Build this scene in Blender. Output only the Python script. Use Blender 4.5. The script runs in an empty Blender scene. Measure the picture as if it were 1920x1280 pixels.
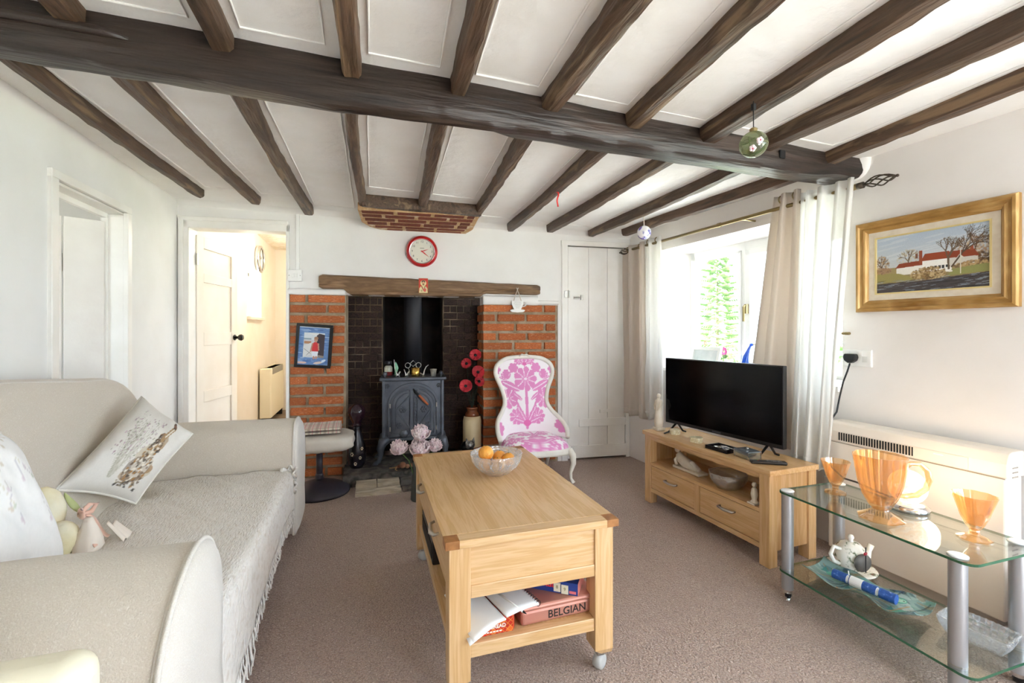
import bpy, bmesh, math, random
import numpy as np
from mathutils import Vector, Matrix
from mathutils import noise as mnoise

random.seed(7); rng = np.random.default_rng(7)
SC = bpy.context.scene
COL = SC.collection
pi = math.pi

# ------------------------------------------------------------------ camera, sky, exposure
cam = bpy.data.cameras.new('camera'); cam.sensor_width = 36.0; cam.lens = 36.0 * 853 / 1920
cam.shift_y = -20 / 1920; cam.clip_start = 0.02; cam.clip_end = 200
camo = bpy.data.objects.new('camera', cam); COL.objects.link(camo)
camo.location = (0, 0, 1.17); camo.rotation_euler = (pi / 2, 0, -math.atan(270 / 853))
SC.camera = camo
SC.view_settings.view_transform = 'Standard'; SC.view_settings.look = 'None'
SC.view_settings.gamma = 1.0; SC.view_settings.use_curve_mapping = False
SC.view_settings.exposure = 1.68
SC.cycles.max_bounces = 10; SC.cycles.transparent_max_bounces = 24; SC.cycles.diffuse_bounces = 6
SC.cycles.sample_clamp_indirect = 6.0
world = bpy.data.worlds.new('World'); SC.world = world; world.use_nodes = True
bg = world.node_tree.nodes['Background']
bg.inputs[0].default_value = (0.79, 0.91, 1.08, 1); bg.inputs[1].default_value = 3.6

sun = bpy.data.lights.new('sun', 'SUN'); sun.energy = 29; sun.angle = .05; sun.color = (.9, .95, 1.0)
suno = bpy.data.objects.new('sun', sun); COL.objects.link(suno); suno.location = (-6, 6, 9)
suno.rotation_euler = (math.radians(38) * -.35, -math.radians(36), 0)      # high sun from beyond the left side of the house

# ------------------------------------------------------------------ small helpers
def T(x, y, z): return Matrix.Translation((x, y, z))
def RX(a): return Matrix.Rotation(a, 4, 'X')
def RY(a): return Matrix.Rotation(a, 4, 'Y')
def RZ(a): return Matrix.Rotation(a, 4, 'Z')
def S3(x, y, z): return Matrix.Diagonal((x, y, z, 1))
AF = -math.atan(.08); AR = math.atan(.055)
MF = T(0, 3.9, 0) @ RZ(AF)            # far wall frame: x along the wall, -y into the room
MR = T(2.533, 0, 0) @ RZ(AR)          # right wall frame: y along the wall, -x into the room
def ceil_z(x): return 2.115 - .025 * x
def lin(c):
    if isinstance(c, str):
        c = c.lstrip('#'); c = tuple(int(c[i:i + 2], 16) / 255 for i in (0, 2, 4))
    return tuple((x / 12.92 if x <= .04045 else ((x + .055) / 1.055) ** 2.4) for x in c[:3])
def sstep(a, b, x):
    t = min(1, max(0, (x - a) / (b - a))); return t * t * (3 - 2 * t)
def n3(x, y, z): return mnoise.noise(Vector((x, y, z)))

class MB:
    def __init__(s): s.v = []; s.f = []
    def add(s, vs, fs, M=None):
        o = len(s.v)
        s.v += [tuple(M @ Vector(p)) for p in vs] if M is not None else [tuple(p) for p in vs]
        s.f += [tuple(i + o for i in f) for f in fs]; return s
    def box(s, x0, x1, y0, y1, z0, z1, M=None):
        v = [(x, y, z) for x in (x0, x1) for y in (y0, y1) for z in (z0, z1)]
        return s.add(v, [(0, 1, 3, 2), (4, 6, 7, 5), (0, 4, 5, 1), (2, 3, 7, 6), (0, 2, 6, 4), (1, 5, 7, 3)], M)
    def prism(s, poly, z0, z1, M=None):
        n = len(poly)
        v = [(x, y, z0) for x, y in poly] + [(x, y, z1) for x, y in poly]
        f = [tuple(range(n - 1, -1, -1)), tuple(range(n, 2 * n))] + [(i, (i + 1) % n, n + (i + 1) % n, n + i) for i in range(n)]
        return s.add(v, f, M)
    def ring(s, outer, inner, z0, z1, M=None):          # frame between two loops of equal length
        n = len(outer)
        v = [(x, y, z) for lp in (outer, inner) for z in (z0, z1) for x, y in lp]
        f = []
        for i in range(n):
            j = (i + 1) % n
            f += [(i, j, n + j, n + i), (2 * n + j, 2 * n + i, 3 * n + i, 3 * n + j), (n + i, n + j, 3 * n + j, 3 * n + i), (j, i, 2 * n + i, 2 * n + j)]
        return s.add(v, f, M)
    def tube(s, pts, r, n=8, cap=True, M=None, closed=False):
        pts = [Vector(p) for p in pts]; k = len(pts); vs = []; fs = []
        rs = r if isinstance(r, (list, tuple)) else [r] * k
        up = None
        for i, p in enumerate(pts):
            a = pts[i - 1] if (i or closed) else p; b = pts[(i + 1) % k] if (i < k - 1 or closed) else p
            d = (b - a); d = d.normalized() if d.length > 1e-9 else Vector((0, 0, 1))
            if up is None: up = Vector((0, 0, 1)) if abs(d.z) < .9 else Vector((1, 0, 0))
            e1 = (up - d * up.dot(d)); e1 = e1.normalized() if e1.length > 1e-6 else d.orthogonal().normalized()
            e2 = d.cross(e1); up = e1
            for q in range(n):
                t = 2 * pi * q / n
                vs.append(p + (e1 * math.cos(t) + e2 * math.sin(t)) * rs[i])
        for i in range(k if closed else k - 1):
            for q in range(n):
                fs.append((i * n + q, i * n + (q + 1) % n, ((i + 1) % k) * n + (q + 1) % n, ((i + 1) % k) * n + q))
        if cap and not closed: fs += [tuple(range(n - 1, -1, -1)), tuple(range((k - 1) * n, k * n))]
        return s.add(vs, fs, M)
    def lathe(s, prof, n=24, M=None, mod=None, cap=True):           # prof (r, z); mod(angle, i) scales r
        vs = []; fs = []; k = len(prof)
        for i, (r, z) in enumerate(prof):
            for q in range(n):
                t = 2 * pi * q / n; rr = r * (mod(t, i) if mod else 1)
                vs.append((rr * math.cos(t), rr * math.sin(t), z))
        for i in range(k - 1):
            for q in range(n): fs.append((i * n + q, i * n + (q + 1) % n, (i + 1) * n + (q + 1) % n, (i + 1) * n + q))
        if cap and prof[0][0] > 1e-6: fs.append(tuple(range(n - 1, -1, -1)))
        if cap and prof[-1][0] > 1e-6: fs.append(tuple(range((k - 1) * n, k * n)))
        return s.add(vs, fs, M)
    def ell(s, c, r, nu=16, nv=10, M=None, fn=None):
        if not isinstance(r, (tuple, list)): r = (r, r, r)
        vs = []; fs = []
        for j in range(nv + 1):
            a = pi * j / nv
            for i in range(nu):
                b = 2 * pi * i / nu; d = Vector((math.sin(a) * math.cos(b), math.sin(a) * math.sin(b), math.cos(a)))
                k = fn(d) if fn else 1
                vs.append((c[0] + d.x * r[0] * k, c[1] + d.y * r[1] * k, c[2] + d.z * r[2] * k))
        for j in range(nv):
            for i in range(nu): fs.append((j * nu + i, (j + 1) * nu + i, (j + 1) * nu + (i + 1) % nu, j * nu + (i + 1) % nu))
        return s.add(vs, fs, M)
    def grid(s, fn, nu, nv, cu=False, cv=False, M=None):
        vs = [fn(i / (nu if cu else nu - 1), j / (nv if cv else nv - 1)) for j in range(nv) for i in range(nu)]
        fs = []
        for j in range(nv if cv else nv - 1):
            for i in range(nu if cu else nu - 1):
                a, b = i, (i + 1) % nu; c, d = j, (j + 1) % nv
                fs.append((c * nu + a, c * nu + b, d * nu + b, d * nu + a))
        return s.add(vs, fs, M)
    def build(s, name, mat, parent=None, smooth=False, bevel=0, sub=0, solid=0, seg=2, local=False, weld=False, auto=None):
        me = bpy.data.meshes.new(name)
        vs = s.v
        if parent is not None and not local:
            inv = WM[parent.name].inverted(); vs = [tuple(inv @ Vector(p)) for p in vs]
        me.from_pydata(vs, [], s.f)
        bm = bmesh.new(); bm.from_mesh(me)
        bmesh.ops.remove_doubles(bm, verts=bm.verts, dist=1e-5)
        bmesh.ops.recalc_face_normals(bm, faces=bm.faces)
        bm.to_mesh(me); bm.free()
        o = bpy.data.objects.new(name, me); COL.objects.link(o)
        if mat: me.materials.append(mat)
        if smooth: me.polygons.foreach_set('use_smooth', [True] * len(me.polygons))
        if auto is not None:
            me.polygons.foreach_set('use_smooth', [True] * len(me.polygons)); me.set_sharp_from_angle(angle=math.radians(auto))
        if bevel:
            b = o.modifiers.new('bevel', 'BEVEL'); b.width = bevel; b.segments = seg; b.limit_method = 'ANGLE'; b.angle_limit = math.radians(35)
        if solid:
            b = o.modifiers.new('solid', 'SOLIDIFY'); b.thickness = solid; b.offset = 0
        if sub:
            b = o.modifiers.new('sub', 'SUBSURF'); b.levels = sub; b.render_levels = sub
        if parent is not None:
            o.parent = parent
        WM[o.name] = (WM[parent.name] if parent is not None else Matrix.Identity(4)).copy()
        return o
WM = {}                                                   # world matrix of every thing, by name

def tag(o, label=None, cat=None, group=None, kind=None):
    if label: o['label'] = label
    if cat: o['category'] = cat
    if group: o['group'] = group
    if kind: o['kind'] = kind
    return o
def thing(name, label, cat, loc=(0, 0, 0), rz=0, group=None):
    o = bpy.data.objects.new(name, None); COL.objects.link(o); o.empty_display_size = .05
    o.location = loc; o.rotation_euler = (0, 0, rz)
    WM[o.name] = T(*loc) @ RZ(rz)
    return tag(o, label, cat, group)
def struct(name, mb, mat, label=None, **k):
    o = mb.build(name, mat, **k); o['kind'] = 'structure'
    if label: o['label'] = label
    return o
def copy_tree(o, loc=None, rz=None, label=None, parent=None):
    c = o.copy(); COL.objects.link(c); c.parent = parent
    if loc is not None: c.location = loc
    if rz is not None: c.rotation_euler = (0, 0, rz)
    if label: c['label'] = label
    for ch in list(o.children): copy_tree(ch, parent=c)
    WM[c.name] = Matrix.Translation(c.location) @ RZ(c.rotation_euler.z)
    return c
def text(name, body, size, mat, parent, M, extrude=.0006, align='CENTER', bold=0, world=True):
    cu = bpy.data.curves.new(name, 'FONT'); cu.body = body; cu.size = size; cu.extrude = extrude; cu.align_x = align; cu.align_y = 'CENTER'; cu.offset = bold; cu.resolution_u = 3
    tmp = bpy.data.objects.new(name + '_c', cu); COL.objects.link(tmp)
    me = bpy.data.meshes.new_from_object(tmp); bpy.data.objects.remove(tmp); bpy.data.curves.remove(cu)
    me.name = name
    me.transform((WM[parent.name].inverted() @ M) if world else M)
    me.materials.clear(); me.materials.append(mat)
    o = bpy.data.objects.new(name, me); COL.objects.link(o); o.parent = parent; WM[o.name] = WM[parent.name]
    return o

# ------------------------------------------------------------------ drawing into per-vertex colours (flat prints)
class CV:
    def __init__(s, asp, h, col):
        s.asp = asp; s.h = h; s.w = int(h * asp)
        s.a = np.empty((s.h, s.w, 3)); s.a[:] = lin(col)
        s.X, s.Y = np.meshgrid((np.arange(s.w) + .5) / s.w * asp, (np.arange(s.h) + .5) / s.h)
    def put(s, m, col, a=1): c = np.array(lin(col)); s.a[m] = s.a[m] * (1 - a) + c * a
    def ell(s, cx, cy, rx, ry, col, rot=0, a=1):
        dx = s.X - cx; dy = s.Y - cy; c, q = math.cos(rot), math.sin(rot)
        s.put(((dx * c + dy * q) / rx) ** 2 + ((-dx * q + dy * c) / ry) ** 2 < 1, col, a)
    def line(s, x0, y0, x1, y1, w, col, a=1):
        dx, dy = x1 - x0, y1 - y0; L = dx * dx + dy * dy + 1e-12
        t = np.clip(((s.X - x0) * dx + (s.Y - y0) * dy) / L, 0, 1)
        s.put((s.X - x0 - t * dx) ** 2 + (s.Y - y0 - t * dy) ** 2 < w * w, col, a)
    def poly(s, pts, col, a=1):
        m = np.zeros(s.X.shape, bool); n = len(pts)
        for i in range(n):
            (x0, y0), (x1, y1) = pts[i], pts[(i + 1) % n]
            if y0 == y1: continue
            m ^= ((s.Y > y0) != (s.Y > y1)) & (s.X < (x1 - x0) * (s.Y - y0) / (y1 - y0) + x0)
        s.put(m, col, a)
    def rect(s, x0, y0, x1, y1, col, a=1): s.put((s.X > x0) & (s.X < x1) & (s.Y > y0) & (s.Y < y1), col, a)
    def grain(s, amt): s.a *= 1 + amt * (rng.random(s.a.shape[:2])[..., None] - .5)
    def at(s, u, v):
        return s.a[min(s.h - 1, max(0, int(v * s.h))), min(s.w - 1, max(0, int(u * s.w)))]
    def mirror(s): s.a = np.where((s.X < s.asp / 2)[..., None], s.a, s.a[:, ::-1])
def paint(o, cv, uv):                                     # colour a mesh's points from a drawing
    me = o.data; at = me.color_attributes.new('Col', 'FLOAT_COLOR', 'POINT')
    buf = np.ones((len(me.vertices), 4), np.float32)
    for i, v in enumerate(me.vertices):
        p = uv(v.co)
        if p is None: continue
        buf[i, :3] = cv.at(*p)
    at.data.foreach_set('color', buf.ravel())
def print_sheet(name, cv, w, h, M, mat, parent, thick=0):  # a flat print, w x h, local x right / y up
    nu, nv = cv.w, cv.h
    mb = MB().grid(lambda u, v: ((u - .5) * w, (v - .5) * h, 0), nu, nv)
    o = mb.build(name, mat, None); 
    paint(o, cv, lambda p: (p.x / w + .5, p.y / h + .5))
    o.data.transform(WM[parent.name].inverted() @ M); o.parent = parent; WM[o.name] = WM[parent.name]
    return o

# ------------------------------------------------------------------ materials
def nd(nt, t, **k):
    n = nt.nodes.new(t)
    for a, b in k.items(): setattr(n, a, b)
    return n
def mat(name, base, rough=.6, metal=0, var=None, scale=8, stretch=(1, 1, 1), lo=.35, hi=.65, bump=0, bscale=60, bstretch=None,
        rand=0, coat=0, sheen=0, emit=0, spec=.5, detail=6, trans=0, sss=0, coords='Object', vc=False, dist=0):
    m = bpy.data.materials.new(name); m.use_nodes = True; nt = m.node_tree; L = nt.links
    b = nt.nodes['Principled BSDF']
    b.inputs['Base Color'].default_value = (*lin(base), 1); b.inputs['Roughness'].default_value = rough
    b.inputs['Metallic'].default_value = metal; b.inputs['Specular IOR Level'].default_value = spec
    b.inputs['Coat Weight'].default_value = coat; b.inputs['Sheen Weight'].default_value = sheen
    b.inputs['Transmission Weight'].default_value = trans
    tc = nd(nt, 'ShaderNodeTexCoord'); out = None
    if vc:
        at = nd(nt, 'ShaderNodeAttribute', attribute_name='Col'); out = at.outputs['Color']
    if var:
        mp = nd(nt, 'ShaderNodeMapping'); mp.inputs['Scale'].default_value = stretch; L.new(tc.outputs[coords], mp.inputs['Vector'])
        nz = nd(nt, 'ShaderNodeTexNoise'); nz.inputs['Scale'].default_value = scale; nz.inputs['Detail'].default_value = detail; nz.inputs['Distortion'].default_value = dist
        L.new(mp.outputs[0], nz.inputs['Vector'])
        if rand:
            oi = nd(nt, 'ShaderNodeObjectInfo'); ad = nd(nt, 'ShaderNodeVectorMath', operation='ADD'); mu = nd(nt, 'ShaderNodeMath', operation='MULTIPLY'); mu.inputs[1].default_value = 37
            L.new(oi.outputs['Random'], mu.inputs[0]); L.new(mp.outputs[0], ad.inputs[0]); L.new(mu.outputs[0], ad.inputs[1]); L.new(ad.outputs[0], nz.inputs['Vector'])
        cr = nd(nt, 'ShaderNodeValToRGB'); e = cr.color_ramp.elements
        cols = var if isinstance(var, (list, tuple)) and not isinstance(var, str) else [var]
        cols = [base] + list(cols)
        for i, c in enumerate(cols):
            p = lo + (hi - lo) * i / (len(cols) - 1)
            if i == 0: q = e[0]; q.position = p
            elif i == len(cols) - 1: q = e[-1]; q.position = p
            else: q = e.new(p)
            q.color = (*lin(c), 1)
        L.new(nz.outputs['Fac'], cr.inputs[0]); out = cr.outputs[0]
    if rand:
        oi = nd(nt, 'ShaderNodeObjectInfo'); hs = nd(nt, 'ShaderNodeHueSaturation'); mr = nd(nt, 'ShaderNodeMapRange')
        mr.inputs['To Min'].default_value = 1 - rand; mr.inputs['To Max'].default_value = 1 + rand
        L.new(oi.outputs['Random'], mr.inputs['Value']); L.new(mr.outputs[0], hs.inputs['Value'])
        if out: L.new(out, hs.inputs['Color'])
        else: hs.inputs['Color'].default_value = (*lin(base), 1)
        out = hs.outputs[0]
    if out: L.new(out, b.inputs['Base Color'])
    if bump:
        mp2 = nd(nt, 'ShaderNodeMapping'); mp2.inputs['Scale'].default_value = bstretch or stretch; L.new(tc.outputs[coords], mp2.inputs['Vector'])
        nz2 = nd(nt, 'ShaderNodeTexNoise'); nz2.inputs['Scale'].default_value = bscale; nz2.inputs['Detail'].default_value = 4
        L.new(mp2.outputs[0], nz2.inputs['Vector'])
        bp = nd(nt, 'ShaderNodeBump'); bp.inputs['Strength'].default_value = min(1, bump); bp.inputs['Distance'].default_value = .01 * max(1, bump)
        L.new(nz2.outputs['Fac'], bp.inputs['Height']); L.new(bp.outputs[0], b.inputs['Normal'])
    if emit:
        L.new(out, b.inputs['Emission Color']) if out else None
        if not out: b.inputs['Emission Color'].default_value = (*lin(base), 1)
        b.inputs['Emission Strength'].default_value = emit
    if sss:
        b.inputs['Subsurface Weight'].default_value = sss; b.inputs['Subsurface Radius'].default_value = (.02, .01, .008)
    return m
def glass(name, tint, refl=.08, rough=.02, bump=0, bscale=40, haze=0, hazecol=None):   # clear panes and vessels: tinted see-through plus reflection
    m = bpy.data.materials.new(name); m.use_nodes = True; nt = m.node_tree; L = nt.links; nt.nodes.clear()
    o = nd(nt, 'ShaderNodeOutputMaterial'); tr = nd(nt, 'ShaderNodeBsdfTransparent'); tr.inputs[0].default_value = (*lin(tint), 1)
    gl = nd(nt, 'ShaderNodeBsdfGlossy'); gl.inputs['Roughness'].default_value = rough; gl.inputs[0].default_value = (1, 1, 1, 1)
    lw = nd(nt, 'ShaderNodeLayerWeight'); lw.inputs['Blend'].default_value = .5
    pw = nd(nt, 'ShaderNodeMath', operation='POWER'); pw.inputs[1].default_value = 4.0; L.new(lw.outputs['Facing'], pw.inputs[0])
    ad = nd(nt, 'ShaderNodeMath', operation='MULTIPLY_ADD'); ad.inputs[1].default_value = .8; ad.inputs[2].default_value = refl; ad.use_clamp = True
    L.new(pw.outputs[0], ad.inputs[0])
    mx = nd(nt, 'ShaderNodeMixShader'); L.new(ad.outputs[0], mx.inputs[0]); L.new(tr.outputs[0], mx.inputs[1]); L.new(gl.outputs[0], mx.inputs[2])
    if haze:
        df = nd(nt, 'ShaderNodeBsdfTranslucent'); df.inputs[0].default_value = (*lin(hazecol or tint), 1)
        d2 = nd(nt, 'ShaderNodeBsdfDiffuse'); d2.inputs[0].default_value = (*lin(hazecol or tint), 1)
        m3 = nd(nt, 'ShaderNodeMixShader'); m3.inputs[0].default_value = .5; L.new(df.outputs[0], m3.inputs[1]); L.new(d2.outputs[0], m3.inputs[2])
        m2 = nd(nt, 'ShaderNodeMixShader'); m2.inputs[0].default_value = haze; L.new(mx.outputs[0], m2.inputs[1]); L.new(m3.outputs[0], m2.inputs[2]); mx = m2
    if bump:
        tc = nd(nt, 'ShaderNodeTexCoord'); vz = nd(nt, 'ShaderNodeTexVoronoi'); vz.inputs['Scale'].default_value = bscale
        bp = nd(nt, 'ShaderNodeBump'); bp.inputs['Strength'].default_value = bump; bp.inputs['Distance'].default_value = .01
        L.new(tc.outputs['Object'], vz.inputs['Vector']); L.new(vz.outputs['Distance'], bp.inputs['Height']); L.new(bp.outputs[0], gl.inputs['Normal']); L.new(bp.outputs[0], lw.inputs['Normal'])
    L.new(mx.outputs[0], o.inputs[0]); return m
def cloth(name, col, trl=.4, clear=0, weave=0, var=None):   # curtain cloth: diffuse plus light coming through
    m = bpy.data.materials.new(name); m.use_nodes = True; nt = m.node_tree; L = nt.links; nt.nodes.clear()
    o = nd(nt, 'ShaderNodeOutputMaterial'); a = nd(nt, 'ShaderNodeBsdfDiffuse'); b = nd(nt, 'ShaderNodeBsdfTranslucent')
    for q in (a, b): q.inputs[0].default_value = (*lin(col), 1)
    mx = nd(nt, 'ShaderNodeMixShader'); mx.inputs[0].default_value = trl; L.new(a.outputs[0], mx.inputs[1]); L.new(b.outputs[0], mx.inputs[2])
    if clear:
        t = nd(nt, 'ShaderNodeBsdfTransparent'); m2 = nd(nt, 'ShaderNodeMixShader'); m2.inputs[0].default_value = clear
        L.new(mx.outputs[0], m2.inputs[1]); L.new(t.outputs[0], m2.inputs[2]); mx = m2
    L.new(mx.outputs[0], o.inputs[0]); return m

K = {}
K['wall'] = mat('white_plaster', '#f0eeeb', .85, var='#e8e5e1', scale=2.5, bump=.25, bscale=7)
K['wall_pink'] = mat('off_white_plaster', '#f1edea', .85, var='#e9e4df', scale=2, bump=.3, bscale=9)
K['ceil'] = mat('ceiling_plaster', '#f6f5f3', .9, var='#f0eeea', scale=4, bump=.5, bscale=22)
K['trim'] = mat('white_gloss_paint', '#f5f2ed', .36, var='#eeeae3', scale=5, bump=.1, bscale=30)
K['trimgrey'] = mat('off_white_door_paint', '#e7e1da', .45, var='#ddd5cd', scale=4, bump=.1, bscale=30)
K['hall'] = mat('cream_hall_paint', '#f5ede2', .8, var='#f1e7d9', scale=3, bump=.2, bscale=18)
K['halld'] = mat('cream_door_paint', '#f3e9dd', .45, var='#ede0d0', scale=3)
K['beam'] = mat('dark_beam_timber', '#1f1915', .40, var=['#362a24', '#2a211b', '#4a3d36'], scale=6, stretch=(.25, 2.6, 2.6), bump=.7, bscale=14, bstretch=(.3, 4, 4), dist=.6)
K['joist'] = mat('brown_joist_timber', '#3d2d22', .5, var=['#614a39', '#4c3a2c', '#80684f'], scale=7, stretch=(2.6, .3, 2.6), bump=.9, bscale=16, bstretch=(4, .35, 4), rand=.18, dist=.5)
K['mantel'] = mat('mantel_timber', '#5c4430', .6, var=['#866849', '#705338', '#99795a'], scale=7, stretch=(.35, 3, 4), bump=.6, bscale=18, bstretch=(.4, 4, 5))
K['brick'] = mat('orange_brick', '#bf6834', .88, var=['#d07a42', '#b35e36', '#d38a5a', '#cba68c'], scale=9, lo=.25, hi=.78, bump=.6, bscale=45, rand=.22)
K['mortar'] = mat('grey_mortar', '#b3a189', .95, var='#978469', scale=14, bump=.8, bscale=60)
K['sootbrick'] = mat('sooty_brick', '#33241e', .9, var=['#47332b', '#231a17', '#57433a'], scale=7, lo=.25, hi=.8, bump=.6, bscale=40, rand=.3)
K['sootmortar'] = mat('sooty_mortar', '#7a654f', .95, var=['#2a211c', '#a8927a'], scale=3.2, bump=.6, bscale=50)
K['soot'] = mat('soot_black', '#15110f', .95, var=['#241c18', '#0c0a0a'], scale=5, bump=.5, bscale=30)
K['patchbrick'] = mat('dark_red_brick', '#6e3020', .9, var=['#8c4630', '#57261c'], scale=10, bump=.7, bscale=50, rand=.2)
K['patchmortar'] = mat('crumbling_lime_mortar', '#d9b78c', .95, var=['#c69a6c', '#e6d2b4'], scale=12, bump=1, bscale=50)
K['stone'] = mat('pale_hearth_stone', '#cdbfa9', .85, var=['#b3a590', '#ddd2c0', '#8f8374'], scale=5, stretch=(.6, 2, 2), bump=.8, bscale=25)
K['slate'] = mat('dark_hearth_slab', '#4c4845', .75, var=['#6c6762', '#383533', '#7d7369'], scale=6, bump=.6, bscale=30)
K['iron'] = mat('grey_cast_iron', '#62666f', .42, metal=.45, var='#4d5159', scale=9, bump=.15, bscale=80)
K['irondark'] = mat('black_stove_pipe', '#2b2b30', .55, metal=.3)
K['black'] = mat('black_plastic', '#0d0d0f', .35)
K['blackmatte'] = mat('matt_black', '#121212', .7)
K['screen'] = mat('switched_off_screen', '#020204', .12, spec=.25)
K['chrome'] = mat('chrome', '#d8d8da', .12, metal=1)
K['steel'] = mat('brushed_steel', '#b9b6b0', .35, metal=1)
K['alu'] = mat('silver_grey_leg', '#b4b5b8', .38, metal=.75)
K['brass'] = mat('aged_brass', '#94825a', .38, metal=.85)
K['bronze'] = mat('dark_bronze', '#5a5044', .45, metal=.8)
K['gold'] = mat('gold_foil', '#d9b25c', .25, metal=.95)
K['white'] = mat('white_plastic', '#f2f1ee', .4)
K['upvc'] = mat('white_window_frame', '#f4f4f2', .35)
K['red'] = mat('red_enamel', '#c01a1c', .28, coat=.5)
K['whiteware'] = mat('white_china', '#f4efe6', .2)
K['cream'] = mat('cream_leather', '#f0e8cf', .5, bump=.1, bscale=120)
K['vc'] = mat('flat_print', '#ffffff', .5, vc=True)
K['vcgloss'] = mat('glossy_print', '#ffffff', .35, vc=True, spec=.3)
K['vccloth'] = mat('printed_cloth', '#ffffff', .85, vc=True, sheen=.2)
K['sofa'] = mat('oatmeal_linen', '#d3c8ba', .95, var=['#cdc1b1', '#d9d0c3'], scale=220, stretch=(1, 1, 1), lo=.3, hi=.7, bump=.35, bscale=260, sheen=.3)
K['sofa2'] = mat('oatmeal_linen_frontlit', '#dfd9d1', .95, var=['#d8d0c5', '#e2dbd1'], scale=220, bump=.3, bscale=260, sheen=.3)  # paler copy of the sofa linen, light on the fronts put into the colour
K['paper'] = mat('white_paper', '#f5f4f3', .8)
K['glassclear'] = glass('clear_glass', '#f2f6f4', .03)
K['glasspane'] = glass('window_glass', '#f6f9f8', .02, .01)
K['glassshelf'] = glass('shelf_glass', '#e0e6e3', .06, .01)
K['glassedge'] = glass('green_glass_edge', '#4f8a68', .08, .05, haze=.55, hazecol='#5f9a78')
K['crystal'] = glass('cut_crystal', '#f0f2f4', .18, .05, bump=.8, bscale=70, haze=.16, hazecol='#ffffff')
K['amber'] = glass('amber_glass', '#fde7c6', .15, .03, haze=.06, hazecol='#fbcf96')
K['greenglass'] = glass('green_tinted_glass', '#c9d0b4', .08, .03, haze=.22, hazecol='#b9c09c')
def oak(name, st, c=('#d5ad79', '#cda26c', '#dcb788', '#d0a672')):
    return mat(name, c[0], .42, var=list(c[1:]), scale=5, stretch=st, lo=.3, hi=.7, bump=.05, bscale=60, coat=.35, dist=1.0)
K['oaky'] = oak('oak_grain_along_y', (9, .55, 9)); K['oakx'] = oak('oak_grain_along_x', (.55, 9, 9)); K['oakz'] = oak('oak_grain_upright', (9, 9, .55))
K['carpet'] = mat('brown_carpet', '#af9687', 1.0, var=['#c6ae9f', '#987f71', '#d3beb0'], scale=95, lo=.34, hi=.66, bump=1.6, bscale=110, detail=2, sheen=.2)
# ------------------------------------------------------------------ room shell
struct('floor', MB().box(-1.36, 2.9, -1.7, 4.6, -.1, 0), K['carpet'], 'brown looped carpet covering the sitting room floor')
struct('floor_hall', MB().box(-1.6, .6, 4.0, 7.6, -.12, -.005), mat('hall_floor', '#8d7a68', .7, var='#7b6a59', scale=6), 'brown floor of the hall beyond the open door')
struct('floor_side_room', MB().box(-4.2, -1.36, 1.2, 4.8, -.12, -.005), mat('side_floor', '#9c8c7c', .8, var='#8a7b6c', scale=6), 'floor of the side room behind the plank door')
cb = MB()
def cq(x, y, dz): return (x, y, ceil_z(x) + dz + .006 * n3(x * 1.3, y * 1.3, 3))
cb.grid(lambda u, v: cq(-1.7 + 4.7 * u, -1.7 + 5.75 * v, 0), 60, 70)
cb.box(-1.7, 3.0, -1.7, 4.05, 2.26, 2.34)
struct('ceiling', cb, K['ceil'], 'white textured plaster ceiling between the dark timbers', smooth=True)

# left wall with a doorway
wl = MB()
for (y0, y1, z0, z1) in [(-1.7, 2.585, 0, 2.3), (3.235, 4.2, 0, 2.3), (2.585, 3.235, 1.86, 2.3)]:
    wl.box(-1.47, -1.36, y0, y1, z0, z1)
struct('wall_left', wl, K['wall'], 'white plastered wall behind the sofa')
dt = MB()
for s in (0, 1):                                          # reveal boards and raised bead round the doorway
    y = 2.585 if s == 0 else 3.235; q = 1 if s == 0 else -1
    dt.box(-1.475, -1.362, y, y + q * .012, 0, 1.848)
    dt.box(-1.366, -1.340, y - q * .035, y + q * .014, 0, 1.86)
    dt.box(-1.462, -1.435, y + q * .012, y + q * .03, 0, 1.84)
dt.box(-1.475, -1.362, 2.585, 3.235, 1.848, 1.859); dt.box(-1.366, -1.340, 2.55, 3.27, 1.86, 1.90); dt.box(-1.462, -1.435, 2.6, 3.22, 1.82, 1.85)
struct('trim_1', dt, K['trim'], 'white painted frame of the doorway in the left wall', bevel=.004)
# plank door standing open into the side room
dr = bpy.data.objects.new('door_1', None); COL.objects.link(dr); dr.location = (-1.445, 3.212, 0); dr.rotation_euler = (0, 0, math.atan2(-.48, -.876)); dr['kind'] = 'structure'
dr['label'] = 'off-white plank door standing ajar in the left wall'
WM['door_1'] = T(-1.445, 3.212, 0) @ RZ(math.atan2(-.48, -.876))
x = .004
for i, w in enumerate((.175, .17, .18, .16)):
    MB().box(x, x + w - .004, -.016, .016, .01, 1.80).build('plank', K['trimgrey'], dr, bevel=.005, local=True); x += w
MB().box(.02, .66, -.03, -.016, 1.5, 1.6).build('batten', K['trimgrey'], dr, bevel=.004, local=True)
MB().box(.02, .66, -.03, -.016, .25, .36).build('batten', K['trimgrey'], dr, bevel=.004, local=True)
struct('wall_side_room', MB().box(-4.2, -1.47, 4.55, 4.7, 0, 2.4).box(-4.3, -4.2, 1.2, 4.7, 0, 2.4).box(-4.3, -1.47, 1.05, 1.2, 0, .8).box(-4.3, -1.47, 1.05, 1.2, 1.9, 2.4).box(-4.3, -3.3, 1.05, 1.2, .8, 1.9).box(-2.5, -1.47, 1.05, 1.2, .8, 1.9).box(-4.3, -1.47, 1.05, 4.7, 2.4, 2.5), K['wall'], 'white wall of the side room glimpsed over the plank door')

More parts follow.
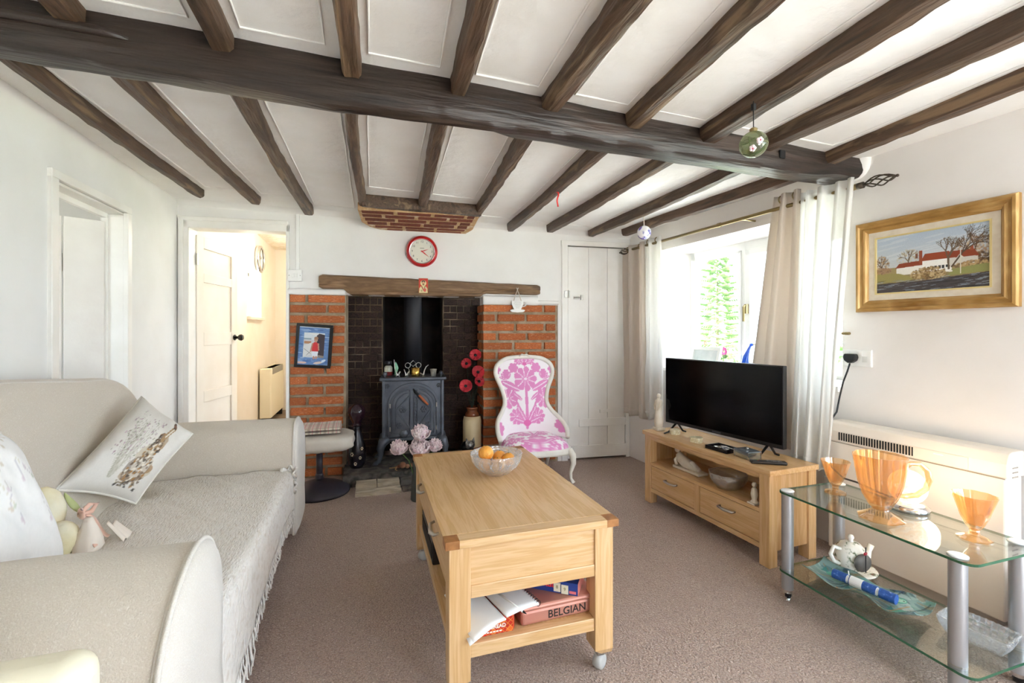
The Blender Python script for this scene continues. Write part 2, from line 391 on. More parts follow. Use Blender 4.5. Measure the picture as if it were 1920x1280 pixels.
# far wall in its own frame
wf = MB()
for (x0, x1, z0, z1) in [(-1.6, -1.298, 0, 2.4), (-1.298, -.602, 1.955, 2.4), (-.602, -.165, 1.462, 2.4), (-.165, .948, 1.462, 2.4), (.948, 1.70, 1.398, 2.4),
                         (1.63, 1.70, 0, 1.4), (1.70, 2.315, 1.955, 2.4), (2.315, 2.9, 0, 2.4)]:
    wf.box(x0, x1, 0, .16, z0, z1, MF)
struct('wall_far', wf, K['wall'], 'white plastered wall above the fireplace')
pl = MB()                                                  # thick rounded plaster edges that stop above the brickwork and round the mantel
def lip(x0, x1, z0, z1, n=14, d=.03):
    def f(u, v):
        x = x0 + (x1 - x0) * u; a = pi * 2 * v
        return tuple(MF @ Vector((x, -d * .55 * max(0, math.cos(a) + .6), (z0 + z1) / 2 + math.sin(a) * ((z1 - z0) / 2 + .005 * n3(x * 9, 1, 2)))))
    pl.grid(f, n, 12, cv=True)
lip(-.60, -.17, 1.455, 1.505); lip(.95, 1.44, 1.395, 1.475); lip(1.42, 1.63, 1.40, 1.44)
pl.build('wall_far_plaster_edge', K['wall'], None, smooth=True)['kind'] = 'structure'
# coved plaster between far wall and ceiling
cv_ = MB().grid(lambda u, v: tuple(MF @ Vector((-1.5 + 4.0 * u, .01 - .10 * (1 - math.cos(v * pi / 2)), ceil_z(-1.5 + 4 * u) - .07 + .075 * math.sin(v * pi / 2)))), 40, 8)
struct('trim_2', cv_, K['wall'], 'rounded plaster junction of far wall and ceiling', smooth=True)

# doorway frame to the hall
df = MB()
for (x0, x1, z0, z1) in [(-1.335, -1.285, 0, 2.005), (-.615, -.592, 0, 2.0), (-1.335, -.592, 1.945, 2.01)]:
    df.box(x0, x1, -.018, .12, z0, z1, MF)
for (x0, x1, z0, z1) in [(-1.355, -1.32, 0, 2.03), (-1.355, -.60, 2.0, 2.03)]:
    df.box(x0, x1, -.026, .0, z0, z1, MF)
struct('trim_3', df, K['trim'], 'white painted frame of the doorway to the hall', bevel=.005)
# panelled door swung back into the hall
hd = bpy.data.objects.new('door_2', None); COL.objects.link(hd); MD = T(-1.285, 4.105, 0) @ RZ(math.atan2(.56, .12)); hd.location = MD.translation; hd.rotation_euler = (0, 0, math.atan2(.56, .12)); hd['kind'] = 'structure'
hd['label'] = 'cream four-panel door opened back into the hall'; WM['door_2'] = MD
W_, H_ = .62, 1.915
for (x0, x1) in ((0, .095), (W_ - .095, W_)): MB().box(x0, x1, -.02, .02, .01, H_).build('stile', K['halld'], hd, bevel=.003, local=True)
zs = [(.01, .19), (.62, .71), (1.05, 1.17), (1.60, 1.66), (H_ - .1, H_)]
zs = [(.01, .2), (.60, .69), (1.05, 1.16), (1.555, 1.63), (H_ - .09, H_)]
for a, b in zs: MB().box(.095, W_ - .095, -.02, .02, a, b).build('rail', K['halld'], hd, bevel=.003, local=True)
for (a, b), (c, d) in zip(zs[:-1], zs[1:]): MB().box(.095, W_ - .095, -.007, .007, b, c).build('panel', K['halld'], hd, local=True)
kn = MB().lathe([(.012, 0), (.012, .03), (.026, .042), (.03, .058), (.022, .072), (0, .076)], 16, T(W_ - .05, -.02, 1.11) @ RX(pi / 2)).lathe([(.026, 0), (.026, .006)], 16, T(W_ - .05, -.02, 1.11) @ RX(pi / 2)).build('door_knob', mat('black_knob', '#1c1612', .25), hd, smooth=True, local=True)
for z in (.3, 1.68): MB().box(-.008, .012, -.026, -.018, z, z + .09).build('hinge', K['steel'], hd, local=True)
# hall beyond
struct('wall_hall_left', (lambda m: m.box(-1.5, -1.3, 4.05, 5.83, 0, 2.5).box(-1.5, -1.3, 6.5, 7.6, 0, 2.5).box(-1.5, -1.3, 5.83, 6.5, 0, 1.33).box(-1.5, -1.3, 5.83, 6.5, 1.9, 2.5))(MB()), K['hall'], 'cream side wall of the hall with a small window')
struct('wall_hall_end', MB().box(-1.5, .6, 7.42, 7.6, 0, 2.5), K['hall'], 'cream end wall of the hall')
struct('wall_hall_right', MB().box(-.18, -.05, 4.95, 7.5, 0, 2.5), K['hall'], 'cream right-hand wall of the hall')
struct('ceiling_hall', MB().box(-1.5, .6, 4.05, 7.6, 2.36, 2.45), mat('hall_artex', '#f4ebdd', .9, var='#e8dac4', scale=16, bump=1, bscale=26), 'textured cream ceiling of the hall')
wh = bpy.data.objects.new('window_2', None); COL.objects.link(wh); wh['kind'] = 'structure'; wh['label'] = 'small deep-set window in the hall wall'; WM['window_2'] = Matrix.Identity(4)
MB().box(-1.48, -1.44, 5.83, 5.87, 1.33, 1.9).box(-1.48, -1.44, 6.46, 6.5, 1.33, 1.9).box(-1.48, -1.44, 5.83, 6.5, 1.33, 1.37).box(-1.48, -1.44, 5.83, 6.5, 1.86, 1.9).build('window_frame', K['upvc'], wh)
MB().box(-1.465, -1.46, 5.87, 6.46, 1.37, 1.86).build('pane', K['glasspane'], wh)
MB().box(-1.45, -1.26, 5.78, 6.55, 1.30, 1.335).build('window_sill', K['halld'], wh, bevel=.004)

# right wall with deep window
wr = MB()
Y0, Y1, Z0, Z1 = 1.80, 3.33, .84, 1.845
for (y0, y1, z0, z1) in [(-1.9, -1.45, 0, 2.4), (.75, Y0, 0, 2.4), (-1.45, .75, 0, .4), (-1.45, .75, 1.99, 2.4), (Y1, 4.2, 0, 2.4), (Y0, Y1, 0, Z0), (Y0, Y1, Z1, 2.4)]:
    wr.box(0, .46, y0, y1, z0, z1, MR)
struct('wall_right', wr, K['wall_pink'], 'off-white plastered wall around the window')
wn = bpy.data.objects.new('window_1', None); COL.objects.link(wn); wn['kind'] = 'structure'; wn['label'] = 'white framed casement window in a deep reveal'; WM['window_1'] = Matrix.Identity(4)
MB().box(.36, .42, Y0, Y0 + .05, Z0, Z1, MR).box(.36, .42, Y1 - .05, Y1, Z0, Z1, MR).box(.36, .42, Y0, Y1, Z0, Z0 + .05, MR).box(.36, .42, Y0, Y1, Z1 - .06, Z1, MR).box(.36, .42, 2.74, 2.79, Z0, Z1, MR).box(.36, .42, 2.22, 2.27, Z0, Z1, MR).build('window_frame', K['upvc'], wn, bevel=.004)
for i, (a, b) in enumerate([(2.79, Y1 - .05), (2.27, 2.74), (Y0 + .05, 2.22)]):
    d = .0 if i == 0 else .045
    c0, c1 = (a, b), (Z0 + .05, Z1 - .06)
    if i:
        f = MB()
        for (p, q, r, s) in [(a, a + .045, *c1), (b - .045, b, *c1), (a, b, c1[0], c1[0] + .045), (a, b, c1[1] - .045, c1[1])]: f.box(.34, .40, p, q, r, s, MR)
        sash = f.build('sash', K['upvc'], wn, bevel=.004)
        if i == 1: MB().box(.318, .34, b - .034, b - .014, 1.30, 1.37, MR).tube([MR @ Vector((.315, b - .024, 1.36)), MR @ Vector((.30, b - .024, 1.35)), MR @ Vector((.30, b - .024, 1.24))], .008, 8).build('window_handle', K['brass'], sash)
    else:
        f = MB()
        for (p, q, r, s) in [(a, a + .02, *c1), (b - .02, b, *c1), (a, b, c1[0], c1[0] + .02), (a, b, c1[1] - .02, c1[1])]: f.box(.35, .38, p, q, r, s, MR)
        sash = f.build('glazing_bead', K['upvc'], wn)
    MB().box(.375, .381, a + .01, b - .01, c1[0] + .01, c1[1] - .01, MR).build('pane', K['glasspane'], wn)
MB().box(-.03, .36, Y0 + .002, Y1 - .002, Z0, Z0 + .03, MR).build('window_sill', K['trim'], wn, bevel=.006)
w3 = bpy.data.objects.new('window_3', None); COL.objects.link(w3); w3['kind'] = 'structure'; w3['label'] = 'tall white framed window nearer the viewer in the right wall'; WM['window_3'] = Matrix.Identity(4)
f3 = MB().box(.36, .42, -1.45, -1.40, .4, 1.99, MR).box(.36, .42, .70, .75, .4, 1.99, MR).box(.36, .42, -1.45, .75, .4, .45, MR).box(.36, .42, -1.45, .75, 1.94, 1.99, MR)
for y in (-.72, -.02): f3.box(.36, .42, y, y + .04, .4, 1.99, MR)
f3.build('window_frame', K['upvc'], w3, bevel=.004)
for a, b in ((-1.40, -.72), (-.68, -.02), (.02, .70)): MB().box(.385, .390, a, b, .45, 1.94, MR).build('pane', K['glasspane'], w3)
MB().box(-.03, .36, -1.448, .748, .4, .43, MR).build('window_sill', K['trim'], w3, bevel=.006)
# wall behind the camera: wide garden doors let the daylight in
wb = MB()
for (x0, x1, z0, z1) in [(-1.5, 1.15, 0, 2.3), (2.25, 3.1, 0, 2.3), (1.15, 2.25, 2.02, 2.3), (1.15, 2.25, 0, .06)]: wb.box(x0, x1, -1.75, -1.6, z0, z1)
struct('wall_back', wb, K['wall'], 'white wall with an open garden door behind the viewer')

# cupboard door right of the chimney
cd = bpy.data.objects.new('door_3', None); COL.objects.link(cd); cd['kind'] = 'structure'; cd['label'] = 'white painted cupboard door beside the fireplace'; WM['door_3'] = Matrix.Identity(4)
MB().box(1.665, 1.722, -.012, .05, 0, 1.975, MF).box(2.29, 2.325, -.012, .05, 0, 1.975, MF).box(1.66, 2.325, -.012, .05, 1.94, 1.985, MF).build('door_frame', K['trim'], cd, bevel=.004)
x = 1.726
for w in (.20, .185, .175):
    MB().box(x, x + w - .002, .0, .03, .02, 1.93, MF).build('plank', K['trim'], cd, bevel=.003); x += w
MB().box(1.724, 2.288, -.018, .0, .02, .13, MF).build('kickboard', K['trim'], cd, bevel=.003)
MB().box(1.83, 2.288, -.012, .0, .30, .37, MF).build('batten', K['trim'], cd, bevel=.003)
MB().prism([(0, 0), (.26, .012), (.26, .04), (0, .028)], 0, .012, MF @ T(2.03, 0, .42) @ RX(pi / 2)).build('strap_hinge', K['trim'], cd, bevel=.002)
for zz in (1.5,):
    MB().box(1.69, 1.722, -.02, -.012, zz - .03, zz + .03, MF).box(1.726, 1.74, -.014, 0, zz - .03, zz + .03, MF).tube([MF @ Vector((1.723, -.02, zz - .035)), MF @ Vector((1.723, -.02, zz + .035))], .006, 8).build('hinge', K['steel'], cd)
MB().box(1.78, 1.83, -.010, 0, 1.455, 1.485, MF).tube([MF @ Vector((1.775, -.015, 1.47)), MF @ Vector((1.86, -.015, 1.47))], .006, 8).box(1.845, 1.865, -.02, 0, 1.45, 1.495, MF).build('bolt_latch', K['steel'], cd, bevel=.001)

struct('wall_cupboard_light_stop', MB().box(1.64, 2.36, .10, .16, 0, 2.0, MF), K['wall'], 'unseen panel added behind the cupboard door to block leaking light')  # unseen box added to stop daylight leaking round the door planks

# ------------------------------------------------------------------ brickwork
def unit_brick(seed):
    r = random.Random(seed); bm = bmesh.new(); bmesh.ops.create_cube(bm, size=1)
    bmesh.ops.bevel(bm, geom=bm.edges, offset=.035, segments=1, affect='EDGES')
    for v in bm.verts: v.co += Vector((r.uniform(-.012, .012), r.uniform(-.02, .02), r.uniform(-.035, .035)))
    me = bpy.data.meshes.new('brick'); bm.to_mesh(me); bm.free(); return me
BR = {}
def brick(parent, key, x0, x1, y0, y1, z0, z1, M=MF, jit=.003):
    if key not in BR:
        BR[key] = [unit_brick(i) for i in range(5)]
        for m in BR[key]: m.materials.append(K[key])
    o = bpy.data.objects.new('brick', random.choice(BR[key])); COL.objects.link(o); o.parent = parent
    j = random.uniform(-jit, jit)
    o.matrix_basis = WM[parent.name].inverted() @ M @ T((x0 + x1) / 2, (y0 + y1) / 2 + j, (z0 + z1) / 2) @ RY(random.uniform(-.008, .008)) @ S3(x1 - x0, y1 - y0, z1 - z0)
    return o
wcl = struct('wall_chimney_left', MB().box(-.597, -.172, .008, .16, 0, 1.466, MF), K['mortar'], 'orange brick pier left of the fireplace')
wcr = struct('wall_chimney_right', MB().box(.955, 1.628, .008, .30, 0, 1.402, MF), K['mortar'], 'orange brick pier right of the fireplace')
ph = .0813
for i in range(18):
    z0 = 1.458 - (i + 1) * ph + .02; z1 = z0 + ph - .023
    if z1 < .02: break
    e = .02 * (i / 17)
    cuts = [-.594, -.594 + (.135 if i % 2 == 0 else .275) + random.uniform(-.012, .012), -.166 - e]
    for a, b in zip(cuts[:-1], cuts[1:]): brick(wcl, 'brick', a + .008, b - .014, -.012, .09, max(z0, .005), z1)
for i in range(17):
    z0 = 1.398 - (i + 1) * .0822 + .02; z1 = z0 + .0822 - .023
    k = random.uniform(-.012, .012)
    cuts = [.948, .948 + .285 + k, .948 + .555 + k, 1.626] if i % 2 == 0 else [.948, .948 + .135 + k, .948 + .40 + k, 1.626]
    for a, b in zip(cuts[:-1], cuts[1:]): brick(wcr, 'brick', a + .003, b - .022, -.012, .09, max(z0, .004), z1)
    for a, b in (((.105, .205), (.212, .30)) if i % 2 else ((.1, .30),)): brick(wcr, 'brick', .945, 1.05, a, b, max(z0, .004), z1)
# fireback: side returns, brick back and deeper black flue niche
FB = struct('wall_fireback', (lambda m: m.box(-.30, .10, .29, .45, 0, 1.9, MF).box(.63, 1.15, .29, .45, 0, 1.9, MF).box(-.30, -.19, .16, .45, 0, 1.9, MF).box(1.05, 1.15, .28, .45, 0, 1.9, MF))(MB()), K['sootmortar'], 'sooty brick back of the fireplace recess')
struct('wall_flue_niche', (lambda m: m.box(.02, .1, .44, .8, 0, 2.2, MF).box(.63, .72, .44, .8, 0, 2.2, MF).box(.0, .8, .72, .85, 0, 2.2, MF).box(-.3, 1.15, .16, .85, 1.9, 2.1, MF))(MB()), K['soot'], 'black sooted niche behind the stove pipe')
i = 0; z = .10
while z < 1.86:
    for (a, b) in ((-.19, .097), (.633, 1.05)):
        x = a + (0 if i % 2 else .06)
        if i % 2 == 0: brick(FB, 'sootbrick', a + .004, x - .004, .276, .33, z, z + .054, jit=.004)
        while x < b - .02:
            w = .125 if (i + int(x * 50)) % 3 else .062
            e = min(b, x + w)
            brick(FB, 'sootbrick', x + .004, e - .004, .276, .33, z, z + .054, jit=.004); x = e
    z += .062; i += 1
# exposed brick soffit under the ceiling above the clock
A_ = MF @ T(0, -.50, 2.022) @ RX(-.055)
sp = struct('wall_brick_soffit', MB().prism([(-.03, 0), (.84, 0), (.84, .36), (.80, .50), (.10, .50), (.02, .42), (-.03, .3)], .0055, .06, A_), K['patchmortar'], 'patch of exposed dark red brick under the ceiling above the clock')
rows = [(.0, .075, -.02, .82), (.082, .165, -.02, .82), (.172, .26, -.01, .81), (.267, .36, 0, .80), (.367, .44, .05, .79), (.447, .50, .14, .77)]
for i, (a, b, x0, x1) in enumerate(rows):
    x = x0 - (.1 if i % 2 else 0)
    while x < x1 - .03:
        e = min(x1, x + .255 + random.uniform(-.02, .02)); s = max(x, x0)
        if e - s > .03: brick(sp, 'patchbrick', s + .012, e - .012, a + .006, b - .008, .004, .03, M=A_, jit=.003)
        x = e
# ------------------------------------------------------------------ timbers
def timber(name, p0, p1, w, h, seed, m, label, cat='beam', group=None, bow=.012, rough=.006, along=26, kind=None):
    p0 = Vector(p0); p1 = Vector(p1); d = (p1 - p0); L_ = d.length; d.normalize(); side = d.cross(Vector((0, 0, 1))).normalized()
    sec = [(-1, 1), (-1.02, .3), (-1, -.55), (-.72, -.95), (0, -1), (.72, -.95), (1, -.55), (1.02, .3), (1, 1)]
    mb = MB()
    def f(u, v):
        k = int(round(v * (len(sec) - 1))); a, b = sec[k]; s = u * L_
        c = p0 + d * s + side * bow * math.sin(s * 2.3 + seed) + Vector((0, 0, bow * .5 * math.sin(s * 3.1 + seed * 2)))
        ww = w / 2 * (1 + .12 * n3(s * 3, seed, .5)); 
        q = c + side * (a * ww + rough * n3(s * 14, seed * 3 + k, 7)) + Vector((0, 0, h / 2 + (b * h / 2) + (rough * n3(s * 14, seed * 5 + k, 2) if k not in (0, 8) else 0)))
        return tuple(q)
    n = along; mb.grid(f, n, len(sec))
    k = len(sec); mb.f.append(tuple(j * n for j in range(k))); mb.f.append(tuple(j * n + n - 1 for j in range(k)))
    o = mb.build(name, m, None, auto=40)
    return tag(o, label, cat, group, kind)
far = [("A", -1.19, 2.04, -1.096, 3.62, .05), ("B", -.862, 2.04, -.768, 3.64, .06), ("C", -.472, 2.04, -.447, 3.80, .065), ("D", -.06, 1.9, -.043, 3.80, .05), ("E", .305, 1.88, .362, 3.30, .06),
       ("F", .69, 1.9, .80, 3.62, .06), ("G", 1.077, 1.9, 1.172, 3.70, .06), ("H", 1.452, 1.9, 1.508, 3.62, .065), ("I", 1.872, 1.9, 1.92, 3.66, .06), ("J", 2.245, 1.9, 2.17, 3.50, .075)]
flab = ['far ceiling joist nearest the left wall, thin and yellowish brown', 'second far ceiling joist from the left wall', 'far ceiling joist ending above the light switch', 'far ceiling joist at the left edge of the exposed brick patch',
        'short far ceiling joist ending on the trimmer above the clock', 'far ceiling joist at the right edge of the exposed brick patch', 'far ceiling joist with the red ribbon tied on it', 'far ceiling joist just right of the one with the red ribbon',
        'far ceiling joist that the small white bauble hangs from', 'far ceiling joist over the window curtains']
HJ = .075
for (q, x0, y0, x1, y1, w), lb in zip(far, flab):
    timber('ceiling_joist', (x0, y0 - .12, ceil_z(x0) - .06), (x1, y1 + .02, ceil_z(x1) - .06), w, HJ, ord(q) * .7, K['joist'], lb, 'joist', 'joists between main beam and fireplace')
near = [("K", -.62, -1.6, -.845, .075), ("L", -.33, -1.6, -.458, .07), ("M", -.09, -1.6, -.066, .065), ("N", .13, -1.6, .315, .06), ("O", .55, -1.6, .70, .085), ("P", .75, -1.6, 1.09, .075), ("Q", 1.25, -1.6, 1.472, .085), ("R", 1.80, -1.6, 1.783, .09), ("S", 2.03, -1.6, 2.20, .065)]
nlab = ['near ceiling joist at the top left corner', 'near ceiling joist second from the left, light brown', 'near ceiling joist third from the left, meeting the beam left of its middle', 'near ceiling joist directly left of the flaky pale-patched joist',
        'near ceiling joist with flaky pale patched underside', 'near ceiling joist just right of the flaky pale-patched one', 'near ceiling joist that the green glass bauble hangs from', 'near ceiling joist second from the right wall', 'near ceiling joist closest to the right wall']
for (q, x0, y0, x1, w), lb in zip(near, nlab):
    timber('ceiling_joist', (x0, y0, ceil_z(x0) - .06), (x1, 1.72, ceil_z(x1) - .06), w, HJ, ord(q) * .9, K['joist'], lb, 'joist', 'joists on the near side of the main beam', along=60)
timber('trimmer_beam', (-.04, 3.33, 2.03), (.80, 3.29, 2.02), .07, .08, 3.3, K['joist'], 'short dark trimmer beam across the joists above the brick patch', 'beam')
# main beam: deep hewn timber with a waney far edge in the middle
mbm = MB()
def beamf(u, v):
    x = -1.37 + 3.79 * u; k = int(round(v * 10))
    zb = 1.976 - .018 * x ; wane = sstep(-.25, .1, x) * (1 - sstep(.42, .62, x)); end = sstep(2.0, 2.32, x)
    yn = 1.68 + .012 * n3(x * 1.5, 2, 4); yf = 1.82 + .02 * n3(x * 1.2, 8, 1)
    zt = ceil_z(x) + .012
    bulge = .022 * math.exp(-((x - .05) / .45) ** 2) - .03 * end
    sec = [(yn + .012, zt), (yn + .004, zt - .045), (yn, zb + .05 - bulge * .4), (yn + .004, zb + .018 - bulge), (yn + .018, zb - bulge), (yn + .05, zb - .003 - bulge), (yf - .04 - .05 * wane, zb + .0 - bulge * .8), (yf - .012 - .045 * wane, zb + .008 + .02 * wane),
           (yf, zb + .03 + .05 * wane), (yf, zt - .03), (yf, zt)]
    y, z = sec[k]; r = .006
    return (x, y + r * n3(x * 6, k * 1.7, 3) * (k < 9), z + (r * n3(x * 6, k * 2.1, 9) if 0 < k < 10 else 0))
mbm.grid(beamf, 110, 11); 
mbm.f.append(tuple(j * 110 for j in range(11))); mbm.f.append(tuple(j * 110 + 109 for j in range(11)))
mo = mbm.build('main_ceiling_beam', K['beam'], None, auto=45); tag(mo, 'massive dark hewn beam spanning the ceiling from wall to wall', 'beam')
# moulded ledge and mortice marks on the beam's near face
MB().tube([(-1.36, 1.682, 2.085), (-1.0, 1.680, 2.08), (-.78, 1.682, 2.074), (-.70, 1.687, 2.064)], [.016, .016, .015, .006], 8).build('ledge', K['beam'], mo, smooth=True)
MB().box(1.86, 1.895, 1.668, 1.70, 1.99, 2.03).build('peg_socket', K['blackmatte'], mo, bevel=.006)
pe_ = MB().ell((2.455, 1.755, 2.07), (.055, .10, .115), 24, 16, fn=lambda d: (abs(d.x) ** 3 + abs(d.y) ** 3 + abs(d.z) ** 3) ** (-1 / 3))
struct('trim_4', pe_, K['wall'], 'rounded white plaster where the main beam meets the right wall', smooth=True)
# mantel over the fireplace
mm = MB()
def mant(u, v):
    x = -.37 + 1.826 * u; k = int(round(v * 9)); top = 1.620 - .047 * u + .004 * n3(x * 5, 1, 1)
    inn = sstep(-.185, -.14, x) * (1 - sstep(.92, .97, x)); bot = (1.505 - .02 * u) * (1 - inn) + 1.462 * inn
    e = min(1, (u + .012) / .02, (1.008 - u) / .012) ** .5; mid = (top + bot) / 2
    sec = [(.14, top), (-.02, top), (-.036, top - .012), (-.038, mid), (-.036, bot + .045), (-.028, bot + .032), (-.034, bot + .02), (-.03, bot + .004), (-.015, bot), (.14, bot)]
    y, z = sec[k]; return tuple(MF @ Vector((x, y + .004 * n3(x * 7, k, 2), mid + (z - mid) * e + .003 * n3(x * 8, k * 2, 5))))
mm.grid(mant, 70, 10); mm.f.append(tuple(j * 70 for j in range(10))); mm.f.append(tuple(j * 70 + 69 for j in range(10)))
tag(mm.build('mantel_beam', K['mantel'], None, auto=40), 'weathered brown oak mantel beam over the fireplace opening', 'mantel')
# hearth
def slab(name, x0, x1, y0, y1, z0, z1, m, parent=None, seed=1, nx=12, ny=8):
    mb = MB()
    def top(u, v): x = x0 + (x1 - x0) * u; y = y0 + (y1 - y0) * v; return (x + .006 * n3(y * 12, seed, x), y + .008 * n3(x * 9, seed, 1) * (v < .01), z1 + .004 * n3(x * 6, y * 6, seed))
    mb.grid(top, nx, ny)
    def front(u, v): p = top(u, 0); return (p[0], p[1] + .006 * n3(p[0] * 10, v * 3, seed + 2), z0 + (p[2] - z0) * v)
    mb.grid(front, nx, 4)
    for e in (0, 1): mb.grid(lambda u, v, e=e: (lambda p: (p[0], p[1], z0 + (p[2] - z0) * v))(top(e, u)), ny, 3)
    mb.grid(lambda u, v: (lambda p: (p[0], p[1], z0 + (p[2] - z0) * v))(top(u, 1)), nx, 3)
    return mb.build(name, m, parent, auto=40)
h_ = slab('hearth', -.18, .99, 3.60, 4.11, .0, .088, K['slate'], seed=3, nx=24, ny=20)
tag(h_, 'sooty raised hearth slab under the stove', 'hearth')
hs = thing('hearth_step', 'pale worn stone step in front of the raised hearth', 'step', (.2, 3.5, 0))
xs = [-.09, .235, .52, .80]
for i in range(3):
    slab('stone', xs[i] + .004, xs[i + 1] - .006, 3.375 + .012 * i, 3.485, 0, .022 if i == 0 else .018, K['stone'] if i == 0 else K['slate'], hs, 5 + i, 8, 5)
for a, b, m in ((-.085, .06, 'stone'), (.068, .225, 'stone'), (.235, .5, 'slate'), (.51, .8, 'slate')):
    slab('stone', a, b, 3.492, 3.595, 0, .05, K[m], hs, 9 + a, 6, 5)
# ------------------------------------------------------------------ garden seen through the window, and added pale ground that bounces light
struct('ground_bounce_terrace', MB().box(-8, 10, -9, -1.75, -.2, -.02), mat('bounce_paving', '#d8cfc2', .9, var='#c8bfb2', scale=3), 'unseen pale ground outside the garden doors, added to bounce light indoors')  # unseen pale ground added to throw daylight up at the ceiling
struct('ground_bounce_gravel', MB().box(2.98, 9.5, -7, 10, -.25, -.08), mat('bounce_gravel', '#ddd6ca', .95, var='#cec6b8', scale=6), 'pale ground added outside the window to bounce light onto the ceiling')  # added pale surface, reflects sky and sun through the window onto the ceiling
struct('ground_garden', MB().box(-14, 22, -14, 26, -.45, -.30), mat('garden_lawn', '#93a06e', .95, var='#7d8c5a', scale=2), 'green lawn of the garden outside')
tr = thing('garden_conifer', 'slender pale green conifer outside the window', 'tree', (4.75, 5.3, -.08))
MB().tube([(4.75, 5.3, -.08), (4.76, 5.31, 1.2), (4.75, 5.3, 2.35)], [.035, .02, .004], 8).build('trunk', mat('bark', '#8a7a5a', .9, var='#6d5f45', scale=20), tr)
fo = MB(); rr = random.Random(4)
for k in range(190):
    z = -.1 + 2.4 * (k / 190) ** .9; a = k * 2.399; L_ = (.62 * (1 - (z + .1) / 2.6) + .06) * rr.uniform(.65, 1.1)
    tip = Vector((4.75 + L_ * math.cos(a), 5.3 + L_ * math.sin(a), z - .10 * L_ + .05)); b0 = Vector((4.75, 5.3, z))
    fo.tube([b0, b0.lerp(tip, .5) + Vector((0, 0, .03)), tip], [.006, .004, .002], 4)
    for j in range(7):
        t = .25 + .75 * j / 6; p = b0.lerp(tip, t); q = rr.uniform(0, 6.28)
        for sgn in (-1, 1):
            dd = Vector((math.cos(a + sgn * 1.0), math.sin(a + sgn * 1.0), -.25)) * (.13 * (1.15 - t * .7)); e = p + dd; w = Vector((-dd.y * .4, dd.x * .4, .8)).normalized() * .017
            fo.add([p, p.lerp(e, .5) + w, e, p.lerp(e, .5) - w], [(0, 1, 2, 3)])
tag(fo.build('foliage', mat('conifer_leaf', '#5c7a44', .8, var='#7f9a5c', scale=6), tr), None, None, None, 'stuff')
for i, (x, y, r, lb) in enumerate([(7.6, 8.8, 1.0, 'rounded pale green shrub left of the conifer in the garden'), (8.2, 6.2, .9, 'rounded pale green shrub right of the conifer in the garden')]):
    sh = thing('garden_shrub', lb, 'shrub', (x, y, -.3), group='shrubs in the garden')
    m_ = MB()
    for k in range(900):
        d = Vector((rr.gauss(0, 1), rr.gauss(0, 1), rr.gauss(0, 1))).normalized(); p = Vector((x, y, .35)) + Vector((d.x * r, d.y * r, d.z * .65)) * rr.uniform(.75, 1.0)
        w = d.orthogonal().normalized() * .05; h2 = d.cross(w).normalized() * .09
        m_.add([p - w, p + h2, p + w, p - h2], [(0, 1, 2, 3)])
    tag(m_.build('foliage', mat('shrub_leaf', '#6c8a50', .8, var='#8aa26c', scale=3), sh), None, None, None, 'stuff')
    MB().tube([(x, y, -.3), (x, y, .3)], .05, 6).build('trunk', mat('bark', '#7a6a4f', .9), sh)

# plaster beads framing the ceiling bays
ceil_o = bpy.data.objects['ceiling']
def bead(pts):
    MB().tube([(x + .003 * n3(x * 9, y * 9, 1), y, ceil_z(x) - .001) for x, y in pts], .0045, 6, closed=True).build('plaster_bead', K['ceil'], ceil_o, smooth=True)
def side(xa, ya, xb, yb, y): return xa + (xb - xa) * (y - ya) / (yb - ya)
for (a, b) in zip(near[:-1], near[1:]):
    pts = []; ys = [-1.0 + 2.62 * i / 20 for i in range(21)]
    for y in ys: pts.append((side(a[1], a[2], a[3], 1.72, y) + a[4] / 2 + .035, y))
    for y in ys[::-1]: pts.append((side(b[1], b[2], b[3], 1.72, y) - b[4] / 2 - .035, y))
    bead(pts)
for (a, b) in zip(far[:-1], far[1:]):
    y1 = min(a[4], b[4], 3.2 if a[0] in 'DE' else 9) - .08; pts = []; ys = [1.93 + (y1 - 1.93) * i / 16 for i in range(17)]
    for y in ys: pts.append((side(a[1], a[2], a[3], a[4], y) + a[5] / 2 + .03, y))
    for y in ys[::-1]: pts.append((side(b[1], b[2], b[3], b[4], y) - b[5] / 2 - .03, y))
    bead(pts)
# ------------------------------------------------------------------ sofa with throw and cushions
sofa = thing('sofa', 'oatmeal linen two-seater sofa with rounded arms along the left wall', 'sofa', (-.85, 2.05, 0))
def extr(prof, f, name, m, parent, n=2, a0=0, a1=1, cap=True, **k):      # sweep a closed profile; f(p, t) -> world point
    mb = MB(); kk = len(prof)
    ts = [a0 + (a1 - a0) * i / (n - 1) for i in range(n)]
    for t in ts: mb.v += [tuple(f(p, t)) for p in prof]
    for i in range(n - 1):
        for j in range(kk): mb.f.append((i * kk + j, i * kk + (j + 1) % kk, (i + 1) * kk + (j + 1) % kk, (i + 1) * kk + j))
    if cap: mb.f += [tuple(range(kk - 1, -1, -1)), tuple(range((n - 1) * kk, n * kk))]
    return mb.build(name, m, parent, **k)
def smoothloop(pts, n=60):                                               # closed Catmull-Rom
    out = []; k = len(pts); per = n // k + 1
    for i in range(k):
        p0, p1, p2, p3 = (Vector(pts[(i + q - 1) % k]) for q in range(4))
        for j in range(per):
            t = j / per; out.append(.5 * ((2 * p1) + (p2 - p0) * t + (2 * p0 - 5 * p1 + 4 * p2 - p3) * t * t + (3 * p1 - p0 - 3 * p2 + p3) * t ** 3))
    return out
nearp = [(1.398, .06), (1.402, .30), (1.408, .47), (1.395, .57), (1.35, .635), (1.28, .662), (1.20, .648), (1.12, .60), (1.055, .52), (1.03, .43), (1.045, .33), (1.075, .2), (1.07, .06)]
